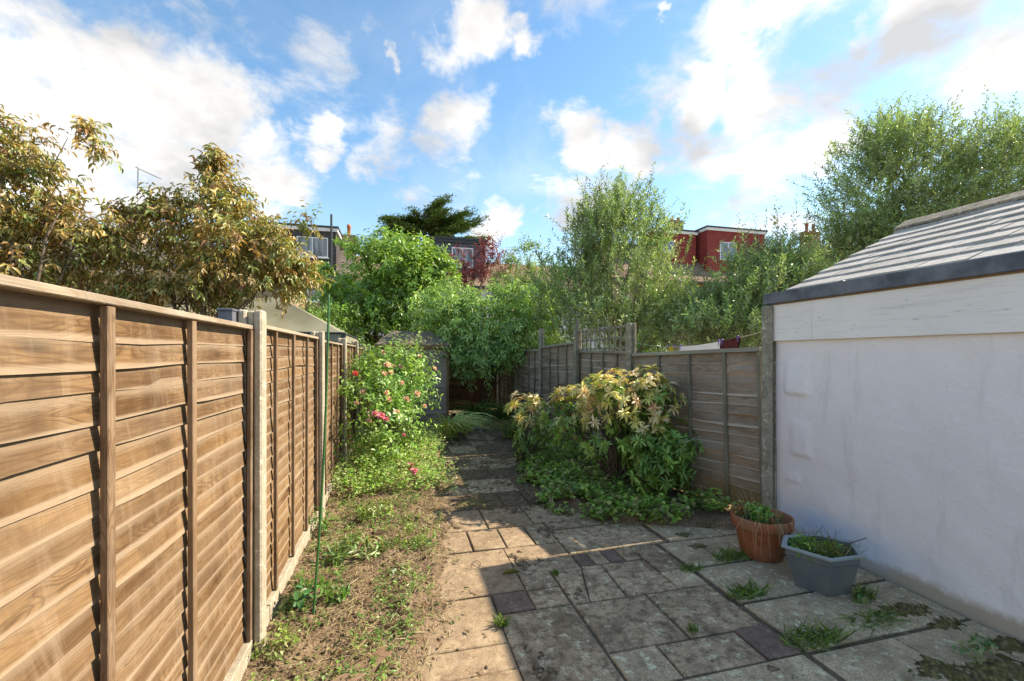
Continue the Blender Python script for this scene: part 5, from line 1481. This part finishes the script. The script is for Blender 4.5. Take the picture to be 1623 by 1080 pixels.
def build_litter():
    """straw, dead leaves and stems on the bare soil and along the path"""
    # dead grass stems
    def xs(n): return RNG.uniform(-.78, .5, n)
    n = 9000
    Y = 1.2 + 5.2 * RNG.random(n) ** 1.15; X = xs(n)
    ok = (X < bed_left_edge(Y) + RNG.normal(size=n) * .10) & ((nz2(X, Y, 7, 61) > -.35) | (RNG.random(n) < .25))
    X, Y = X[ok], Y[ok]; n = len(X)
    p = np.stack([X, Y, np.maximum(h_left(X, Y), .004) + RNG.random(n) * .018], -1)
    a = RNG.random(n) * 6.28; d = np.stack([np.cos(a), np.sin(a), RNG.normal(size=n) * .14], -1)
    nr = np.tile([[0, 0, 1.0]], (n, 1)) + RNG.normal(size=(n, 3)) * .5
    s1 = leaves(p, d, nr, RNG.uniform(.04, .17, n), RNG.uniform(.002, .0045, n), pick_tint(n, [(.40, .32, .18), (.28, .20, .11), (.16, .10, .06), (.48, .42, .26), (.30, .30, .12)], .3), 0, .2, 'blade')
    n = 4600
    Y = 1.2 + 5.6 * RNG.random(n); X = xs(n); ok = X < bed_left_edge(Y) + RNG.normal(size=n) * .16; X, Y = X[ok], Y[ok]; n = len(X)
    p = np.stack([X, Y, np.maximum(h_left(X, Y), .005) + RNG.random(n) * .012], -1)
    a = RNG.random(n) * 6.28; d = np.stack([np.cos(a), np.sin(a), RNG.normal(size=n) * .3], -1)
    nr = np.tile([[0, 0, 1.0]], (n, 1)) + RNG.normal(size=(n, 3)) * .6
    s2 = leaves(p, d, nr, RNG.uniform(.015, .05, n), RNG.uniform(.008, .022, n), pick_tint(n, [(.22, .13, .07), (.13, .08, .045), (.30, .22, .12), (.07, .05, .03), (.20, .22, .08), (.10, .15, .04)], .3), .4, .4, 'full')
    lv = join([s1, s2])
    tag(link('bed_litter', mesh_np('bed_litter', lv[0], lv[1], M['litter'], lv[2])), 'dry straw, dead leaves and stems strewn over the bare soil bed', 'plant litter', None, 'stuff')
    # path debris: denser towards the beds and the far end
    n = 3800
    Y = RNG.uniform(2.0, 11.5, n); X = RNG.uniform(.1, 2.4, n)
    w = np.clip((Y - 3.7) / 2.2, .05, 1); ok = (RNG.random(n) < w) & (X < bed_right_edge(np.maximum(Y, 3.7)) + .1)
    X, Y = X[ok], Y[ok]; n = len(X)
    p = np.stack([X, Y, .012 + RNG.random(n) * .012], -1)
    a = RNG.random(n) * 6.28; d = np.stack([np.cos(a), np.sin(a), RNG.normal(size=n) * .12], -1)
    nr = np.tile([[0, 0, 1.0]], (n, 1)) + RNG.normal(size=(n, 3)) * .5
    m = RNG.random(n) < .4
    s1 = leaves(p[m], d[m], nr[m], RNG.uniform(.03, .14, m.sum()), RNG.uniform(.002, .005, m.sum()), pick_tint(m.sum(), [(.36, .29, .16), (.22, .15, .08), (.28, .28, .10)], .3), 0, .2, 'blade')
    m = ~m
    s2 = leaves(p[m], d[m], nr[m], RNG.uniform(.012, .04, m.sum()), RNG.uniform(.008, .02, m.sum()), pick_tint(m.sum(), [(.16, .10, .05), (.09, .06, .035), (.28, .21, .12), (.42, .38, .28), (.14, .18, .05)], .3), .4, .4, 'full')
    lv = join([s1, s2])
    tag(link('path_litter', mesh_np('path_litter', lv[0], lv[1], M['litter'], lv[2])), 'dead leaves and bits of straw scattered over the paved path', 'plant litter', None, 'stuff')
    # soil clods and crumbs
    n = 900
    V, F, T = [], [], []
    Y = 1.2 + 5.5 * RNG.random(n); X = RNG.uniform(-.76, .55, n); ok = X < bed_left_edge(Y) + RNG.normal(size=n) * .12; X, Y = X[ok], Y[ok]
    oct_ = np.array([(1, 0, 0), (0, 1, 0), (-1, 0, 0), (0, -1, 0), (0, 0, 1), (0, 0, -1)], float); of = np.array([(0, 1, 4), (1, 2, 4), (2, 3, 4), (3, 0, 4), (1, 0, 5), (2, 1, 5), (3, 2, 5), (0, 3, 5)])
    n = len(X); s = RNG.uniform(.004, .016, n) * np.where(RNG.random(n) < .08, 1.8, 1)
    rr = oct_[None] * s[:, None, None] * RNG.uniform(.6, 1.3, (n, 6, 1)); rr[..., 2] *= .7
    ca, sa = np.cos(RNG.random(n) * 6.28), np.sin(RNG.random(n) * 6.28)
    v = rr + np.stack([X, Y, np.maximum(h_left(X, Y), .0) + s * .3], -1)[:, None]
    f = (np.arange(n) * 6)[:, None, None] + of[None]
    tn = np.repeat(pick_tint(n, [(.13, .09, .06), (.20, .15, .10), (.09, .06, .04), (.30, .23, .16)], .25), 6, axis=0)
    tag(link('soil_clods', mesh_np('soil_clods', v.reshape(-1, 3), f.reshape(-1, 3), M['litter'], tn)), 'crumbs and clods of loose soil on the left bed', 'soil', None, 'stuff')
build_litter()

def build_tufts():
    """grass growing in the paving joints and pulled grass lying on the slabs"""
    LG = [(.10, .20, .03), (.15, .25, .05), (.24, .30, .09), (.07, .14, .025)]
    def tuft(label, x, y, n, R, ll, out=.7, flat=.2, lean=None, pal=LG):
        g = grass_blades((0, 0, .004), int(n * 1.3), R, ll * .85, .010, pal, out, flat)
        if flat > .4:      # pulled grass lies along the joints, combed one way
            k0 = np.array([1.0, .42, 1]); g = (g[0] * k0, g[1], g[2])
        root = link('grass_tuft', mesh_np('grass_tuft', g[0], g[1], M['leaf'], g[2]), None, (x, y, 0))
        tag(root, label, 'grass tuft')
    gp = lambda u, v: (lambda zc: (W(u, v, zc).x, W(u, v, zc).y))(FPX * EYE / (v - 563))
    spots = [('grass tuft lying beside the terracotta pot on the paving', 1160, 886, 110, .16, .16, .9, .75), ('grass tuft growing at the near foot of the slate blue planter', 1282, 925, 70, .06, .16, .6, .1),
             ('grass clump along the long paving joint below the terracotta pot', 1185, 945, 130, .14, .15, .9, .6), ('grass clump in the paving joint nearest the red slab', 1290, 1018, 170, .20, .17, .9, .65),
             ('loose grass blades lying on slabs in front of the slate blue planter', 1385, 985, 90, .2, .18, 1.0, .85), ('thin grass tuft at the wall side of the planter', 1372, 948, 36, .05, .13, .6, .1),
             ('small grass tuft in the joint between the broken slab and red slab', 1098, 1002, 26, .03, .06, .6, .1), ('small grass tuft in the sunlit slab joint beside the big dark slab', 795, 992, 44, .04, .08, .8, .2),
             ('small weed tuft on the slab joint beside the curled leaf', 880, 912, 28, .025, .06, .6, .1), ('flat pale tuft on the path edge by the ground cover', 1120, 832, 60, .1, .09, .8, .4), ('short moss-like tuft on the long joint beside the red bricks', 1095, 905, 70, .10, .08, .9, .5)]
    for lb, u, v, n, R, ll, out, flat in spots:
        x, y = gp(u, v); tuft(lb, x, y, n, R, ll, out, flat)
    def weed(label, u, v, n, R, ll, lw, h, pal, x=None):
        X, Y = gp(u, v)
        z0 = float(h_left(np.array([X]), np.array([Y]))[0]) if X < .4 else .0
        z0 = max(z0, 0)
        fo, tw, _ = foliage([(0, 0, h * .8, R, R, h * .7)], n, (.03, .08), 5, ll * .72, lw * .72, [tuple(.72 * q for q in c) for c in pal] + [(.16, .14, .06)], out=.6, up=.5, clump=.3, nclump=8, twig=.0016, shape='full', fold=.25, curl=.2)
        root = empty('weed_plant', (X, Y, z0), label, 'weed')
        link('leaves', mesh_np('leaves', fo[0], fo[1], M['leaf'], fo[2]), root, (X, Y, z0))
        tv = [tw[0]]; mb = MB()
        tag(link('stems', mesh_np('stems', tw[0], tw[1], M['cane']), root, (X, Y, z0)), kind='stuff')
    weed('broad-leaved green weed at the foot of the brown fence near the green stake', 468, 968, 16, .07, .09, .06, .06, [(.05, .13, .04), (.08, .18, .05)])
    weed('light green weed growing just behind the green stake', 525, 960, 34, .10, .075, .03, .08, GREEN)
    weed('flattened green weed in the middle of the soil bed', 565, 880, 40, .22, .14, .04, .03, [(.10, .18, .04), (.15, .22, .06)])
    weed('pale feathery weed at the soil bed edge beside the sunlit slabs', 655, 868, 60, .18, .05, .022, .10, YGREEN)
    weed('small pale leaf cluster lying on the soil bed edge', 636, 915, 10, .07, .07, .045, .02, [(.42, .44, .30), (.35, .40, .22)])
    weed('leafy green clump on the soil bed below the rose bush', 600, 825, 60, .22, .09, .03, .09, YGREEN)
    weed('clover-like weed on the mossy slab by the white wall', 1540, 1035, 26, .09, .035, .03, .03, [(.06, .16, .05), (.09, .20, .06)])
    weed('single creeping weed near the base of the slate blue planter', 1352, 950, 8, .05, .05, .045, .02, GREEN)
    weed('small yellow-green weed at the near end of the soil bed', 440, 1050, 34, .09, .05, .022, .05, YGREEN)
    weed('bushy weed by the gravel board beyond the green stake', 500, 850, 40, .13, .06, .03, .14, GREEN)
    # curled dead leaf on the paving and wire ring
    x, y = gp(810, 912)
    fo = leaves(np.array([[x - .08, y, .012]]), np.array([[1, -.05, .02]]), np.array([[0, .2, 1.0]]), np.array([.16]), np.array([.022]), np.array([[.20, .21, .08]]), .8, -.05, 'full')
    tag(link('fallen_leaf', mesh_np('fallen_leaf', fo[0], fo[1], M['leaf'], fo[2])), 'long curled green leaf lying at the shadow edge on the paving', 'leaf')
    x, y = gp(755, 897)
    mb = MB().tube([(x + .034 * math.cos(t), y + .055 * math.sin(t), .014 + .004 * math.sin(2 * t)) for t in np.linspace(0, 6.28, 19)], .0022, 5, cap=False)
    tag(mb.put('wire_ring', M['darkmetal']), 'thin dark oval ring lying on the sunlit paving slabs', 'ring')
    # broken slab / timber offcut at the near edge of the bed
    x, y = gp(600, 1058)
    m2 = MB().box(-.30, -.055, -.02, .08, .055, .035).mesh('timber_offcut', M['batten'], bevel=.006)
    o = link('timber_offcut', m2, None, (x, y, .03), (0, .03, .75)); tag(o, 'short weathered timber offcut half buried in the soil bed', 'timber')
    def mat_patch(name, label, cat, X, Y, D, thr, z0, zh, pal):
        ny, nx = X.shape
        Z = np.where(D > thr, z0 + zh * np.clip(D - thr, 0, 1) ** .6 + RNG.random(X.shape) * zh * .5, -.02)
        v = np.stack([X, Y, Z], -1).reshape(-1, 3)
        a = (np.arange(ny - 1)[:, None] * nx + np.arange(nx - 1)[None]).ravel()
        f = np.stack([a, a + 1, a + 1 + nx, a + nx], -1)
        f = f[(D > thr).ravel()[f].any(axis=1)]
        used = np.unique(f); rem = np.zeros(len(v), int); rem[used] = np.arange(len(used))
        tn = pick_tint(len(used), pal, .3)
        tag(link(name, mesh_np(name, v[used], rem[f], M['litter'], tn)), label, cat, None, 'stuff')
    X, Y = np.meshgrid(np.arange(.0, 2.5, .018), np.arange(1.5, 11.0, .018))
    edge = np.exp(-np.maximum(X - bed_left_edge(Y), 0) / .22) * .55 + np.exp(-np.maximum(bed_right_edge(np.maximum(Y, 3.7)) - X, 0) / .25) * np.clip((Y - 3.9) / .5, 0, 1) * .5
    D = .42 * nz2(X, Y, 5, 81) + .34 * nz2(X, Y, 13, 82) + .25 * nz2(X, Y, 41, 83) + RNG.normal(size=X.shape) * .10 + edge + np.clip((Y - 4.2) / 5, -.25, .35) - .35
    mat_patch('path_dirt', 'thin spills of brown soil and crumbs over the paved path', 'soil', X, Y, D, .28, .003, .010, [(.20, .145, .09), (.13, .09, .055), (.28, .21, .135), (.09, .065, .04)])
    # moss mats: irregular low cushions along the wall and in the joints
    cs = [(1440, 968, .24, .06), (1500, 990, .2, .05), (1605, 1022, .24, .06), (1480, 1062, .36, .08), (1590, 1066, .30, .09), (1100, 868, .14, .05), (1088, 848, .13, .06), (745, 800, .3, .2)]
    st = .016
    xs = np.arange(.5, 3.72, st); ys = np.arange(1.6, 5.6, st)
    X, Y = np.meshgrid(xs, ys); D = np.full(X.shape, -1.0)
    for u, v, rx, ry in cs:
        cx, cy = gp(u, v)
        D = np.maximum(D, 1 - np.sqrt(((X - cx) / (rx * 1.0)) ** 2 + ((Y - cy) / (ry * 1.6)) ** 2))
    D = D + .33 * nz2(X, Y, 14, 71) + .22 * nz2(X, Y, 37, 72) + RNG.normal(size=X.shape) * .16
    Z = np.where(D > .46, .002 + .010 * np.clip(D - .46, 0, 1) ** .6 + RNG.random(X.shape) * .010, -.02)
    v = np.stack([X, Y, Z], -1).reshape(-1, 3)
    a = (np.arange(len(ys) - 1)[:, None] * len(xs) + np.arange(len(xs) - 1)[None]).ravel()
    f = np.stack([a, a + 1, a + 1 + len(xs), a + len(xs)], -1)
    f = f[(D > .46).ravel()[f].any(axis=1)]
    used = np.unique(f); rem = np.zeros(len(v), int); rem[used] = np.arange(len(used))
    tn = pick_tint(len(used), [(.10, .095, .036), (.15, .14, .05), (.12, .085, .05), (.22, .19, .085)], .45)
    tag(link('moss', mesh_np('moss', v[used], rem[f], M['litter'], tn)), 'dark moss and dirt growing on slabs along the white wall', 'moss', None, 'stuff')
build_tufts()
